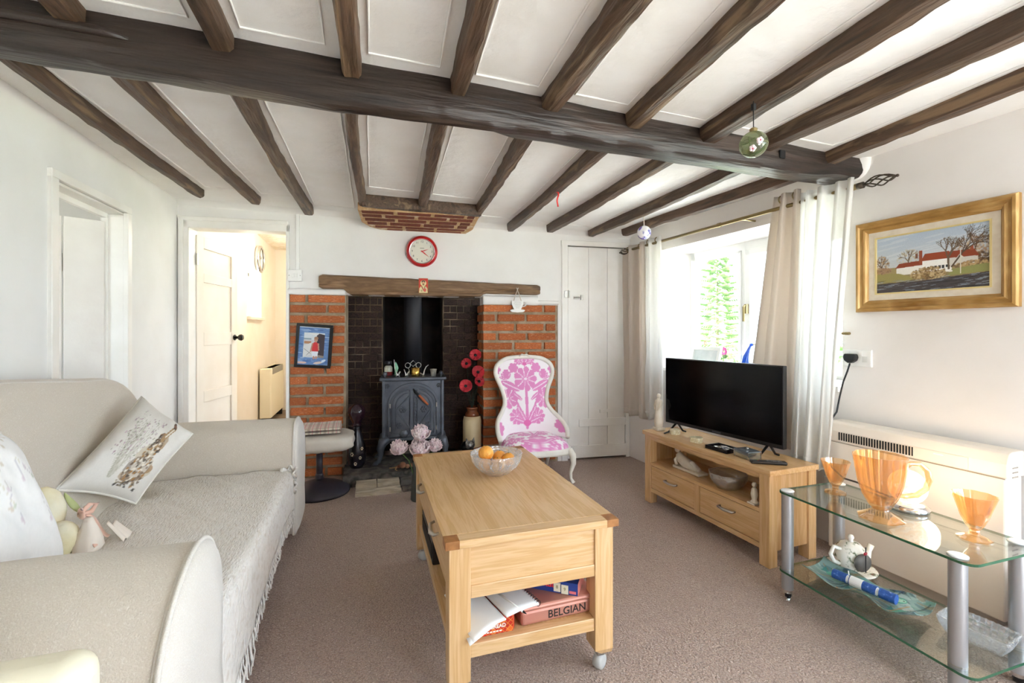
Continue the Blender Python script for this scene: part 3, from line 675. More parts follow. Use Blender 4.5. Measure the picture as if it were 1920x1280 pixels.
farp = [(2.725, .06), (2.722, .30), (2.715, .50), (2.73, .60), (2.78, .655), (2.86, .67), (2.95, .655), (3.03, .60), (3.08, .52), (3.09, .42), (3.07, .3), (3.05, .2), (3.05, .06)]
for nm, prof in (('arm', nearp), ('arm', farp)):
    lp = smoothloop([Vector((0, a, b)) for a, b in prof], 78)
    def fa(p, t):
        x = -1.33 + .94 * t; e = .012 * (1 - min(1, (1 - t) * 12)) if t > .9 else 0
        c = Vector((0, sum(q[0] for q in prof) / len(prof), .36)); q = c + (p - c) * (1 - e)
        return Vector((x, q.y + .006 * n3(x * 4, p.z * 5, p.y), q.z + .008 * n3(x * 3, p.y * 4, 1)))
    arm = extr(lp, fa, 'arm', K['sofa'], sofa, 16, smooth=False, auto=50)
    fr = MB(); c = Vector((0, sum(q[0] for q in prof) / len(prof), .36))
    pts = [c + (p - c) * .985 for p in lp]
    k = len(pts); rings = [(1.0, -.40), (1.0, -.382), (.94, -.370), (.6, -.365), (.05, -.363)]
    for s_, x in rings: fr.v += [(x, c.y + (p.y - c.y) * s_, c.z + (p.z - c.z) * s_) for p in pts]
    for i in range(len(rings) - 1):
        for j in range(k): fr.f.append((i * k + j, i * k + (j + 1) % k, (i + 1) * k + (j + 1) % k, (i + 1) * k + j))
    fr.f.append(tuple(range((len(rings) - 1) * k, len(rings) * k)))
    fr.build('front_panel', K['sofa2'], arm, smooth=True)
    MB().tube([(-.388, p.y, p.z) for p in [c + (p - c) * 1.0 for p in lp]], .006, 6, closed=True).build('piping', K['sofa2'], arm, smooth=True)
# back
def backtop(y): return .925 + .085 * math.exp(-((y - 1.75) / .75) ** 2) 
def bprof(y):
    zt = backtop(y); e = max(0, (y - 2.62) / .30); e2 = max(0, (1.45 - y) / .30); sh = .11 * (e ** 2.2 + e2 ** 2.2); zt -= sh
    return [(-1.04, .2), (-1.045, .42), (-1.09, .62), (-1.14, zt - .12), (-1.165, zt - .03), (-1.21, zt), (-1.27, zt - .005), (-1.315, zt - .05), (-1.33, zt - .15), (-1.335, .5), (-1.335, .08), (-1.08, .08)]
bk = MB(); yy = [1.15 + 1.76 * i / 29 for i in range(30)]
for y in yy:
    lp = smoothloop([Vector((a + .012 * n3(y * 2, b * 3, 4), y, b)) for a, b in bprof(y)], 48); bk.v += [tuple(p) for p in lp]
kk = len(lp)
for i in range(29):
    for j in range(kk): bk.f.append((i * kk + j, i * kk + (j + 1) % kk, (i + 1) * kk + (j + 1) % kk, (i + 1) * kk + j))
bk.f += [tuple(range(kk - 1, -1, -1)), tuple(range(29 * kk, 30 * kk))]
bko = bk.build('backrest', K['sofa'], sofa, auto=60)
MB().tube([(-1.185, y, bprof(y)[5][1] - .012) for y in yy], .005, 6).build('piping', K['sofa2'], bko, smooth=True)
MB().box(-1.3, -.42, 1.39, 2.74, .05, .30).build('base', K['sofa2'], sofa, bevel=.02)
MB().box(-1.12, -.418, 1.41, 2.715, .24, .405).build('seat_cushion', K['sofa'], sofa, bevel=.05, seg=5, auto=60)
for (x, y) in ((-.45, 1.12), (-.45, 2.98), (-1.2, 1.12), (-1.2, 2.98)): MB().lathe([(.022, 0), (.03, .06)], 10, T(x, y, 0)).build('foot', K['blackmatte'], sofa)
# throw
cvt = None
tm = mat('woven_throw', '#ebe5dc', .95, var=['#f0eae3', '#e4dbd0'], scale=14, stretch=(9, 2.2, 2.2), lo=.35, hi=.65, bump=1.0, bscale=14, bstretch=(11, 3.4, 3.4), detail=2)
def throwf(u, v):                                                        # u back to front, v along the seat
    y = 1.375 + 1.33 * v; L_ = .76 + .15 + .05 * math.sin(v * 5 + 1) + .04 * (1 - v)
    s = u * L_; f0 = .658
    if s < f0: x = -1.07 + s; z = .412
    else:
        a = min(1, (s - f0) / .07) * pi / 2; x = -.412 + .028 * math.sin(a) ; z = .412 - .04 * (1 - math.cos(a)) - max(0, s - f0 - .07)
        x += .008 * math.sin(y * 26) * max(0, s - f0)
    w = .010 * n3(x * 5 + y * 3, y * 2 - x * 4, 3) + .014 * max(0, n3(x * 3 + y * 6, y * 2.2 - x * 5, 8)) * sstep(-.3, -.5, x) + .012 * max(0, math.sin((x * 1.2 + y) * 19)) * sstep(-.45, -.7, x)
    if s < f0: z += abs(w) + .002
    else: x += w * .5
    return (x, y, z)
th = MB().grid(throwf, 60, 90).build('woven_throw', tm, None, smooth=True, solid=.006)
tag(th, 'cream woven fringed throw spread over the sofa seat', 'throw')
fr = MB()
for i in range(64):
    v = i / 63 * .985; p = Vector(throwf(1, v)); q = random.Random(i)
    k = 1.6 if v < .3 else 1
    pts = [p]; 
    for j in range(1, 5): pts.append(p + Vector((.006 * j * .3 + q.uniform(-.003, .004), q.uniform(-.006, .006) * j, -.016 * j * k)))
    fr.tube(pts, [.0032, .003, .0035, .003, .002], 5)
tag(fr.build('fringe', tm, th, smooth=True), kind='stuff')
for (y0, nm) in ((2.69, 'far'),):
    MB().grid(lambda u, v: (-.445 + .075 * u + .01 * math.sin(v * 20), 2.66 + .05 * math.sin(u * 3) + .01 * math.sin(v * 14), .43 - .13 * v + .012 * math.sin(u * 14)), 14, 14).build('bunched_corner', tm, th, smooth=True, solid=.01)

def pillow(name, P, thick, m, label, cat='cushion', n=40, cv=None, back=None, piping=None, pinch=.05, sag=0):
    """P: corners bottom-left, bottom-right, top-right, top-left seen from the printed face"""
    P = [Vector(p) for p in P]; c = sum(P, Vector()) / 4
    nrm = ((P[1] - P[0]) + (P[2] - P[3])).cross((P[3] - P[0]) + (P[2] - P[1])).normalized()
    def base(u, v):
        p = P[0].lerp(P[1], u).lerp(P[3].lerp(P[2], u), v)
        a, b = 2 * u - 1, 2 * v - 1
        return p + (c - p) * pinch * 1.6 * ((1 - a * a) * b ** 4 + (1 - b * b) * a ** 4)
    def off(u, v):
        a, b = 2 * u - 1, 2 * v - 1
        return thick / 2 * (max(0, (1 - a ** 4) * (1 - b ** 4)) ** .55) * (1 + .10 * n3(u * 4, v * 4, P[0].x) + .05 * n3(u * 9, v * 9, 2))
    t = thing(name, label, cat, tuple(c - Vector((0, 0, .2))))
    f = MB().grid(lambda u, v: tuple(base(u, v) + nrm * off(u, v)), n, n).build('cover_front', m, t, smooth=True)
    if cv is not None: 
        me = f.data; at = me.color_attributes.new('Col', 'FLOAT_COLOR', 'POINT'); buf = np.ones((len(me.vertices), 4), np.float32)
        for i in range(len(me.vertices)): buf[i, :3] = cv.at((i % n) / (n - 1), (i // n) / (n - 1))
        at.data.foreach_set('color', buf.ravel())
    MB().grid(lambda u, v: tuple(base(u, v) - nrm * off(u, v)), 24, 24).build('cover_back', back or m, t, smooth=True)
    e = [(i / 20, 0) for i in range(20)] + [(1, i / 20) for i in range(20)] + [(1 - i / 20, 1) for i in range(20)] + [(0, 1 - i / 20) for i in range(20)]
    MB().tube([tuple(base(*q)) for q in e], .0055, 6, closed=True).build('piping', piping or m, t, smooth=True)
    return t
# bird-and-flower cushion
cv = CV(1.45, 150, '#ddd8d0'); r_ = random.Random(3)
for k in range(70):
    x = r_.uniform(.35, .82); cv.line(.62 + (x - .6) * .1, .12, x, r_.uniform(.45, .8), .003, r_.choice(['#b9b4a4', '#c9c3b6', '#a9a592']), .6)
for k in range(130):
    x, y = r_.uniform(.28, .9), r_.uniform(.3, .85); cv.ell(x, y, r_.uniform(.006, .017), r_.uniform(.006, .012), r_.choice(['#a88c9a', '#8d8474', '#c3a3b0', '#9c7b82', '#8a8f74']), a=.75)
for k in range(9):
    y = .2 + k * .055; cv.ell(1.0 + .08 * math.sin(k), y, .24 - .02 * k, .07, r_.choice(['#b09a80', '#c9bda8', '#a58157']), r_.random() * .3, .85)
cv.ell(.98, .27, .22, .15, '#7d6a58', .1, .7); cv.ell(1.02, .30, .16, .12, '#cdc3b4', .1, .9)
for k in range(150):
    y = r_.uniform(.1, .72); w = .24 * (1 - y); cv.ell(1.0 + r_.uniform(-w, w), y, .024, .016, r_.choice(['#6d5744', '#a8793f', '#e2dacb', '#8d7a66', '#51443a']), r_.random(), .85)
cv.line(1.03, .66, 1.1, .84, .04, '#a98a66'); cv.line(1.1, .84, 1.06, .9, .03, '#5e4636'); cv.ell(1.08, .87, .04, .02, '#7b5340'); cv.line(1.05, .7, 1.1, .82, .014, '#e0d6c6')
for k in range(30): cv.ell(1.0 + r_.uniform(-.2, .24), r_.uniform(.07, .14), .024, .01, r_.choice(['#5e5245', '#8c7b60', '#3f382f']), 0, .8)
cv.grain(.05)
stripe = mat('olive_ticking', '#8f8450', .9, var='#d8cfa6', scale=1, bump=.2)
nt = stripe.node_tree; wv = nd(nt, 'ShaderNodeTexWave'); wv.inputs['Scale'].default_value = 34; wv.bands_direction = 'Z'
cr = next(n for n in nt.nodes if n.type == 'VALTORGB'); tc = next(n for n in nt.nodes if n.type == 'TEX_COORD'); nt.links.new(tc.outputs['Object'], wv.inputs['Vector']); nt.links.new(wv.outputs['Fac'], cr.inputs[0])
pillow('printed_cushion', [(-1.085, 2.08, .59), (-.95, 2.345, .43), (-.765, 2.42, .70), (-1.04, 2.63, .852)], .16, K['vccloth'], 'off-white cushion printed with a bird and wild flowers, olive striped back', n=110, cv=cv, back=stripe, piping=mat('cream_piping', '#e4dfd4', .8))
cv = CV(1.0, 110, '#ece9e6')
for k in range(26):
    x, y = r_.uniform(.35, .95), r_.uniform(.35, .95); cv.line(x, y, x + r_.uniform(-.1, .1), y + r_.uniform(.05, .2), .004, r_.choice(['#cfc9c3', '#c2bcc0', '#d3cbb9']), .8); cv.ell(x, y, .014, .02, r_.choice(['#d3c3c8', '#c4c8b6', '#cdbfae']), r_.random() * 3, .8)
cv.grain(.03)
pillow('white_cushion', [(-.95, 1.46, .46), (-.85, 1.66, .455), (-1.04, 1.74, .87), (-1.10, 1.48, .90)], .20, K['vccloth'], 'white cushion with faint floral print beside the near sofa arm', n=70, cv=cv, back=mat('pale_floral_edge', '#d8cfc6', .9, var=['#b9a79a', '#e6ded6'], scale=16), piping=mat('pale_piping', '#e3dcd3', .8))
# cloth doll between the cushions
doll = thing('cloth_doll', 'pale yellow cloth toy with a pink ribbon bow between the cushions', 'toy', (-.90, 1.93, .42))
yl = mat('pale_yellow_cotton', '#f2ead0', .9, var='#e9dbb0', scale=9, bump=.2); pk = mat('pink_satin', '#f0c4ae', .4, sheen=.3); cr_ = mat('cream_muslin', '#f1e4d6', .9)
MB().ell((-.965, 1.93, .56), (.06, .05, .085), 18, 12, fn=lambda d: 1 + .05 * n3(d.x * 3, d.y * 3, d.z * 3)).build('body', yl, doll, smooth=True)
MB().ell((-.90, 1.90, .475), (.05, .045, .06), 16, 10).build('lower_body', yl, doll, smooth=True)
MB().grid(lambda u, v: (-1.02 + .02 * v, 1.94 + .03 * (u - .5), .60 + .06 * v), 4, 6).build('ear', mat('tan_felt', '#c08a4a', .9), doll, solid=.006, smooth=True)
MB().grid(lambda u, v: (-.925 + .05 * v, 1.965 + .035 * math.sin(pi * v) * (u - .5), .60 - .07 * v + .012 * math.sin(pi * u)), 7, 9).build('leaf', mat('sage_felt', '#b9c088', .9), doll, solid=.004, smooth=True)
for s in (-1, 1): MB().tube([(-.865, 1.93, .545), (-.85, 1.93 + .025 * s, .565), (-.84, 1.935 + .045 * s, .56), (-.845, 1.93 + .025 * s, .54), (-.865, 1.93, .54)], .008, 6).build('ribbon_loop', pk, doll, smooth=True)
for s in (-1, 1): MB().grid(lambda u, v, s=s: (-.85 + .05 * v, 1.93 + s * (.01 + .03 * v) + .02 * (u - .5), .535 - .09 * v + .01 * math.sin(v * 6)), 4, 10).build('ribbon_tail', pk, doll, solid=.002, smooth=True)
MB().lathe([(.012, .115), (.016, .10), (.034, .05), (.04, .015), (.03, 0)], 14, T(-.835, 1.915, .418), mod=lambda t, i: 1 + .12 * math.sin(5 * t)).build('muslin_pouch', cr_, doll, smooth=True)
MB().grid(lambda u, v: (-.80 + .05 * u, 1.95 + .07 * v, .424 + .07 * (1 - u) * (1 - .3 * v) + .008 * math.sin(v * 9)), 8, 8).build('muslin_hem', cr_, doll, solid=.002, smooth=True)

doll.location = (doll.location.x - .075, doll.location.y + .0, doll.location.z + .0)
# cream upholstered chair corner at the lower left edge
cc = thing('cream_chair', 'cream leather chair back corner in front of the near sofa arm', 'chair', (-.50, .66, 0))
MB().box(-.80, -.335, .68, .755, .36, .758, T(0, 0, 0)).build('backrest', K['cream'], cc, bevel=.03, seg=5, auto=60)
MB().box(-.76, -.335, .36, .74, .40, .47).build('seat', K['cream'], cc, bevel=.02, seg=4, auto=60)
for (x, y) in ((-.74, .39), (-.355, .39), (-.74, .745), (-.355, .745)): MB().box(x - .018, x + .018, y - .018, y + .018, 0, .42).build('leg', K['oakz'], cc)

# ------------------------------------------------------------------ coffee table
ct = thing('coffee_table', 'oak coffee table on castors with drawers and a lower shelf', 'table', (.5175, 1.885, 0))
x0, x1, y0, y1 = .222, .815, 1.368, 2.402
MB().box(x0 + .0, x1 - .0, y0 + .05, y1 - .05, .505, .53).build('tabletop', K['oaky'], ct, bevel=.002)
for a, b in ((y0, y0 + .0495), (y1 - .0495, y1)): MB().box(x0, x1, a, b, .505, .53).build('breadboard_end', K['oakx'], ct, bevel=.002)
for a in (x0, x1 - .045):
    for b, c in ((y0 - .0004, y0 + .05), (y1 - .05, y1 + .0004)): MB().box(a - .0004, a + .0454, b, c, .5046, .5304).build('corner_block', mat('end_grain_oak', '#a8703a', .5, var='#8d5a2c', scale=40), ct, bevel=.002)
lx = (x0 + .014, x1 - .014 - .068); ly = (y0 + .014, y1 - .014 - .068)
for a in lx:
    for b in ly:
        lg = MB().prism([(0, 0), (.068, 0), (.068, .068), (0, .068)], .085, .505, T(a, b, 0))
        s = 1 if a == lx[1] else -1; c = a + .034
        lg.add([(a, b, .085), (a + .068, b, .085), (a + .068, b + .068, .085), (a, b + .068, .085), (c - .02 + .014 * s, b + .01, .065), (c + .02 + .014 * s, b + .01, .065), (c + .02 + .014 * s, b + .058, .065), (c - .02 + .014 * s, b + .058, .065)], [(0, 1, 5, 4), (1, 2, 6, 5), (2, 3, 7, 6), (3, 0, 4, 7), (4, 5, 6, 7)])
        lo = lg.build('leg', K['oakz'], ct, bevel=.002)
        w = MB().lathe([(.012, -.016), (.024, -.014), (.026, 0), (.024, .014), (.012, .016)], 16, T(a + .034, b + .034, .026) @ RZ(.5) @ RX(pi / 2)).build('castor_wheel', mat('grey_castor', '#b9b8b4', .4), lo, smooth=True)
        MB().box(a + .02, a + .048, b + .02, b + .048, .05, .068).tube([(a + .034, b + .034, .05), (a + .034, b + .034, .07)], .012, 10).build('castor_bracket', K['steel'], lo, bevel=.004)
for b in (y0 + .022, y1 - .022 - .018):
    MB().box(lx[0] + .068, lx[1], b, b + .018, .36, .505).build('end_panel', K['oakx'], ct)
    MB().box(lx[0] + .068, lx[1], b - .005, b + .03, .338, .378).build('end_rail', K['oakx'], ct, bevel=.003)
    MB().box(lx[0] + .068, lx[1], b - .003, b + .03, .152, .195).build('shelf_rail', K['oakx'], ct, bevel=.003)
MB().box(lx[1] + .02, lx[1] + .045, ly[0] + .068, ly[1], .338, .505).build('side_panel', K['oaky'], ct)
for a in (lx[0] + .012, lx[1] + .03): MB().box(a, a + .024, ly[0] + .068, ly[1], .152, .195).build('shelf_rail', K['oaky'], ct, bevel=.003)
MB().box(lx[0] + .01, lx[1] + .05, ly[0] + .02, ly[1] + .05, .178, .194).build('shelf', K['oaky'], ct)
MB().box(lx[0] + .008, lx[0] + .03, ly[0] + .068, ly[1], .338, .372).build('drawer_rail', K['oaky'], ct, bevel=.002)
ym = (ly[0] + .068 + ly[1]) / 2
for a, b in ((ly[0] + .072, ym - .006), (ym + .006, ly[1] - .004)):
    d = MB().box(lx[0] + .006, lx[0] + .026, a, b, .375, .5).build('drawer', K['oaky'], ct, bevel=.002)
    c = (a + b) / 2
    MB().tube([(lx[0] + .006, c - .055, .455), (lx[0] - .014, c - .05, .448), (lx[0] - .02, c, .438), (lx[0] - .014, c + .05, .448), (lx[0] + .006, c + .055, .455)], [.005, .006, .009, .006, .005], 8).build('handle', K['steel'], d, smooth=True)
ZS = .1945
# shelf contents
bt = thing('biscuit_tin', 'copper-coloured tin lettered BELGIAN on the coffee table shelf', 'tin', (.622, 1.51, ZS), .03)
cop = mat('copper_tin', '#b9786a', .4, metal=.35, var='#c48a78', scale=3); 
MB().box(-.145, .135, -.09, .14, 0, .052).build('tin_body', cop, bt, bevel=.012, seg=3, local=True)
MB().box(-.148, .138, -.093, .143, .046, .066).build('lid', cop, bt, bevel=.012, seg=3, local=True)
text('lettering', 'BELGIAN', .036, mat('dark_lettering', '#2a1c16', .6), bt, WM[bt.name] @ T(.022, -.0905, .024) @ RX(pi / 2) @ S3(1.0, 1, 1), bold=.0004)
st = thing('shortbread_tin', 'red and orange tartan SHORTBREAD tin left on the shelf', 'tin', (.385, 1.485, ZS))
cv = CV(2.6, 60, '#b52a1f')
for k in range(6):
    for q in range(3): cv.poly([(k * .5 - .1, q * .5 - .1), (k * .5 + .15, q * .5 + .15), (k * .5 - .1, q * .5 + .4), (k * .5 - .35, q * .5 + .15)], '#d8682c' if (k + q) % 2 else '#c2301f', .9)
for k in range(-8, 12): cv.line(k * .35, 0, k * .35 + 1, 1, .02, '#e0a04a', .6); cv.line(k * .35, 0, k * .35 - 1, 1, .02, '#e0a04a', .6)
MB().box(-.083, .072, -.075, .12, 0, .055).build('tin_body', mat('tartan_tin', '#b23226', .35, var='#c8482a', scale=8), st, bevel=.01, seg=3, local=True)
print_sheet('tartan_front', cv, .14, .052, WM[st.name] @ T(-.006, -.0758, .028) @ RX(pi / 2), K['vcgloss'], st)
wt = mat('white_lettering', '#f3ece2', .6)
text('lettering', 'SHORTBREAD', .0165, wt, st, WM[st.name] @ T(-.012, -.0766, .026) @ RX(pi / 2), bold=.0003)
[MB().box(-.045 + i * .0105, -.037 + i * .0105, -.0768, -.076, .009, .0128).build('small_print', wt, st, local=True) for i in range(7)]
nb = thing('notebook', 'open white spiral notebook drooping over the shortbread tin', 'notebook', (.42, 1.50, ZS + .056), .25)
MB().grid(lambda u, v: (-.15 + .115 * u, -.12 + .22 * v, .012 - .035 * (1 - u) ** 2 * (1 - v) + .003 * math.sin(u * 5)), 14, 14).build('page', K['paper'], nb, solid=.004, local=True, smooth=True)
MB().grid(lambda u, v: (-.03 + .125 * u, -.115 + .21 * v, .013 + .004 * math.sin(u * 3)), 10, 10).build('page', K['paper'], nb, solid=.007, local=True, smooth=True)
MB().grid(lambda u, v: (-.155 + .12 * u, -.105 + .1 * v, .004 - .045 * (1 - u) * (1 - v)), 8, 8).build('loose_sheet', K['paper'], nb, solid=.001, local=True, smooth=True)
sp = MB()
for i in range(17): y = -.11 + i * .0125; sp.tube([(.097 + .008 * math.cos(a), y + .002 * math.sin(a), .013 + .009 * math.sin(a)) for a in [q * pi / 4 for q in range(8)]], .0011, 5, closed=True)
tag(sp.build('spiral_wire', K['blackmatte'], nb, local=True), kind='stuff')
pe = thing('pen', 'slim white pen lying on the open notebook', 'pen', (.452, 1.44, ZS + .078), -1.15)
MB().tube([(-.08, 0, 0), (.06, 0, -.006)], .0042, 8).build('barrel', K['white'], pe, local=True, smooth=True); MB().tube([(.06, 0, -.006), (.075, 0, -.0065)], [.004, .001], 8).build('tip', K['blackmatte'], pe, local=True)
gb = thing('game_box', 'dark blue and red tile game box resting on the copper tin', 'box', (.655, 1.53, ZS + .066), -.62)
MB().box(-.13, .09, -.075, .085, 0, .042).build('box_body', mat('blue_card', '#1c3272', .4, var='#243f8c', scale=5), gb, bevel=.0015, local=True)
MB().box(.0898, .0912, -.075, .085, 0, .042).build('red_end', mat('red_card', '#c4323c', .4, var='#e08a80', scale=14), gb, local=True)
text('lettering', 'Rummikub', .032, mat('red_letter', '#d8303a', .5), gb, WM[gb.name] @ T(-.055, -.0756, .028) @ RX(pi / 2), bold=.0006)
for (x, z, n) in ((.018, .022, '8'), (.045, .018, '9')): 
    MB().box(x - .012, x + .012, -.0775, -.075, z - .016, z + .014).build('tile_picture', mat('ivory_print', '#e6dfc6', .5), gb, local=True); text('lettering', n, .016, mat('olive_letter', '#8a8550', .5), gb, WM[gb.name] @ T(x, -.0778, z) @ RX(pi / 2))
MB().box(.06, .084, -.0765, -.0745, .006, .015).build('label_patch', mat('pink_patch', '#e0747c', .5), gb, local=True)
MB().lathe([(.016, 0), (.016, .0008)], 20, T(.05, 0, .0421)).build('emblem', wt, gb, local=True)
dv = thing('black_device', 'black box standing at the far end of the table shelf', 'box', (.30, 2.10, ZS))
MB().box(-.045, .06, -.20, .17, 0, .10).build('case', K['black'], dv, bevel=.006, local=True); MB().box(-.047, -.045, -.18, .15, .02, .08).build('front_grille', K['blackmatte'], dv, local=True)
# crystal bowl with oranges
bw = thing('crystal_bowl', 'cut crystal bowl on the coffee table holding oranges', 'bowl', (.545, 1.955, .5305))
pr = [(.037, 0), (.042, .003), (.063, .013), (.089, .037), (.106, .064), (.116, .098), (.112, .099), (.102, .067), (.084, .041), (.058, .02), (0, .012)]
MB().lathe(pr, 64, mod=lambda t, i: 1 + (.02 if i in (4, 5) else .012) * math.cos(16 * t)).build('bowl_body', K['crystal'], bw, local=True, auto=25)
fx = MB()
for k in range(32):
    t = 2 * pi * k / 32; d = .12 if k % 2 else -.12
    fx.tube([(.089 * math.cos(t), .089 * math.sin(t), .036), (.105 * math.cos(t + d), .105 * math.sin(t + d), .062), (.112 * math.cos(t + d * 1.4), .112 * math.sin(t + d * 1.4), .084)], [.0012, .0028, .0008], 5)
tag(fx.build('cut_facets', K['crystal'], bw, local=True), kind='stuff')
om = mat('orange_peel', '#e8952f', .45, var=['#f0a848', '#db7f22'], scale=6, bump=.25, bscale=160)
olab = ['orange piled highest at the left of the crystal bowl', 'orange lowest in the front of the crystal bowl', 'orange at the back right of the crystal bowl', 'orange at the right edge inside the crystal bowl', 'orange at the bottom left of the crystal bowl']
for (a, b, c, rr_), lb in zip([(-.042, .012, .085, .034), (-.006, -.042, .050, .032), (.025, .035, .058, .031), (.052, -.008, .058, .030), (-.05, -.012, .046, .030)], olab):
    o = thing('orange', lb, 'orange', (.545 + a * 1.05, 1.955 + b * 1.05, .5305 + c * 1.12 - rr_), group='oranges in the crystal bowl')
    MB().ell((0, 0, rr_), (rr_, rr_, rr_ * .94), 20, 14).build('peel', om, o, smooth=True, local=True)
    MB().lathe([(.004, 0), (.002, .002)], 6, T(0, 0, rr_ * 1.93)).build('stem_button', mat('stem', '#6f6a34', .8), o, local=True)
# ------------------------------------------------------------------ stove and fireplace things
HZ = .092
sv = thing('wood_stove', 'grey cast iron stove with arched ornate doors in the fireplace', 'stove', (.366, 3.94, HZ), AF)
MB().box(-.237, .237, -.12, .15, .20, .672).build('body', K['iron'], sv, bevel=.008, local=True)
for s in (-1, 1): MB().box(s * .237 - .012, s * .237 + .012, -.137, -.11, .19, .672).build('corner_post', K['iron'], sv, bevel=.006, local=True)
MB().prism([(-.268, -.165), (.268, -.165), (.268, .17), (-.268, .17)], .672, .692).build('top_plate', K['iron'], sv, bevel=.008, seg=3, local=True) if False else MB().box(-.268, .268, -.165, .17, .672, .698).build('top_plate', K['iron'], sv, bevel=.009, seg=3, local=True)
MB().box(-.25, .25, -.135, .155, .180, .205).build('bottom_plate', K['iron'], sv, bevel=.006, local=True)
for s in (-1, 1):
    for y in (-.11, .12):
        MB().tube([(s * .20, y, .20), (s * .245, y - .015, .17), (s * .262, y - .02, .12), (s * .258, y - .022, .07), (s * .275, y - .03, .022), (s * .305, y - .035, .010)], [.035, .04, .03, .02, .017, .014], 10).lathe([(.022, 0), (.018, .014)], 10, T(s * .30, y - .035, 0)).build('leg', K['iron'], sv, smooth=True, local=True)
    MB().lathe([(.008, 0), (.008, .01), (.016, .018), (.019, .03), (.014, .043), (0, .048)], 14, T(s * .225, -.12, .698)).build('finial', K['iron'], sv, smooth=True, local=True)
def arch(w, z0, zs, zt, n=18): return [(-w, z0)] + [(-w * math.cos(pi * i / n), zs + (zt - zs) * math.sin(pi * i / n)) for i in range(n + 1)] + [(w, z0)]
FR = T(0, -.12, 0) @ RX(pi / 2)
MB().ring(arch(.205, .22, .47, .652), arch(.186, .22, .47, .625), 0, .014, FR).build('arch_frame', K['iron'], sv, bevel=.003, local=True)
for s in (-1, 1):
    half = [(0, .215), (0, .612)] + [(s * .18 * math.sin(pi / 2 * i / 10), .47 + .142 * math.cos(pi / 2 * i / 10)) for i in range(1, 11)] + [(s * .18, .215)]
    d = MB().prism(half if s < 0 else half, 0, .011, FR @ T(s * .002, 0, 0)).build('door', K['iron'], sv, bevel=.002, local=True)
    def loop(k, zt, z0): return [(s * .028, z0), (s * .028, zt)] + [(s * (.028 + k * math.sin(pi / 2 * i / 8)), .46 + (zt - .46) * math.cos(pi / 2 * i / 8)) for i in range(1, 9)] + [(s * (.028 + k), z0)]
    for k, zt, z0 in ((.14, .595, .235), (.112, .568, .275)):
        MB().tube([(x, -.133, z) for x, z in loop(k, zt, z0)], .0055, 6, closed=True).build('moulding', K['iron'], d, local=True)
    MB().tube([(s * .03, -.134, .545), (s * .14, -.134, .43), (s * .03, -.134, .285)], .0065, 6).build('diagonal_bar', K['iron'], d, local=True)
    for (cx, cz, q) in ((s * .085, .432, .024), (s * .115, .305, .021), (s * .208, .628, .016)):
        ro = MB(); ro.ell((cx, -.134, cz), (.008, .007, .008), 8, 6)
        for k in range(6): ro.ell((cx + q * .75 * math.cos(k * pi / 3), -.133, cz + q * .75 * math.sin(k * pi / 3)), (q * .45, .006, q * .45), 8, 6)
        ro.build('rosette', K['iron'], d, smooth=True, local=True)
    for z in (.26, .45): MB().tube([(s * .186, -.138, z), (s * .186, -.138, z + .035)], .006, 8).build('hinge', K['steel'], d, local=True)
cc_ = MB()
for k in range(13): cc_.ell((.018 + .004 * math.sin(k * 2), -.134, .24 + k * .027), (.008, .004, .012), 8, 6)
cc_.box(.006, .032, -.133, -.128, .225, .60).build('centre_strip', K['iron'], sv, smooth=False, local=True)
vk = MB().lathe([(.034, 0), (.034, .008), (.024, .012), (.01, .016), (0, .018)], 20, T(-.075, -.131, .235) @ RX(pi / 2), mod=lambda t, i: 1 + .12 * math.cos(6 * t)).build('air_vent_wheel', K['iron'], sv, smooth=True, local=True)
lh = MB().tube([(-.002, -.14, .60), (.012, -.155, .58), (.04, -.16, .555)], [.006, .010, .008], 8).build('latch', K['blackmatte'], sv, smooth=True, local=True)
MB().tube([(.045, -.162, .552), (.07, -.166, .524), (.118, -.168, .472)], [.009, .011, .008], 10).build('wooden_handle', mat('worn_copper_wood', '#b0592e', .45), lh, smooth=True, local=True)
MB().tube([(.0, .20, .69), (.0, .20, 1.75)], .078, 24).build('flue_pipe', K['irondark'], sv, smooth=True, local=True)
STZ = HZ + .698
def on_stove(x, y): p = WM[sv.name] @ Vector((x, y, .698)); return tuple(p)
jr = thing('glass_jar', 'glass jar of white and red matches on the stove top', 'jar', on_stove(-.205, .02))
MB().lathe([(.03, 0), (.038, .006), (.04, .07), (.03, .092), (.026, .1)], 20).build('jar_glass', K['glassclear'], jr, local=True, smooth=True)
MB().lathe([(.034, .004), (.035, .035)], 18).build('red_contents', mat('red_tips', '#a82a26', .6, var='#7d1c1c', scale=60), jr, local=True); MB().lathe([(.034, .036), (.034, .07), (.022, .085)], 18).build('white_contents', mat('white_sticks', '#d9d3c8', .8, var='#b9b1a4', scale=50), jr, local=True)
MB().lathe([(.028, .1), (.029, .104), (.029, .122), (.026, .124)], 20).build('lid', mat('black_lid', '#26262a', .4), jr, local=True)
lf = thing('green_ornament', 'small green leaf-shaped ornament leaning beside the glass jar', 'ornament', on_stove(-.15, -.05))
MB().prism([(0, 0), (.016, .03), (.03, .07), (.02, .10), (.006, .125), (-.004, .09)], -.002, .002, RX(pi / 2)).build('green_leaf', mat('green_enamel', '#2f8f63', .35, var='#8fc3a2', scale=30), lf, local=True)
MB().tube([(.02, -.004, 0), (.0, -.004, .07), (-.006, -.004, .14)], .0022, 6).build('stick', K['whiteware'], lf, local=True)
pw = mat('pewter', '#b9b7b0', .3, metal=.9)
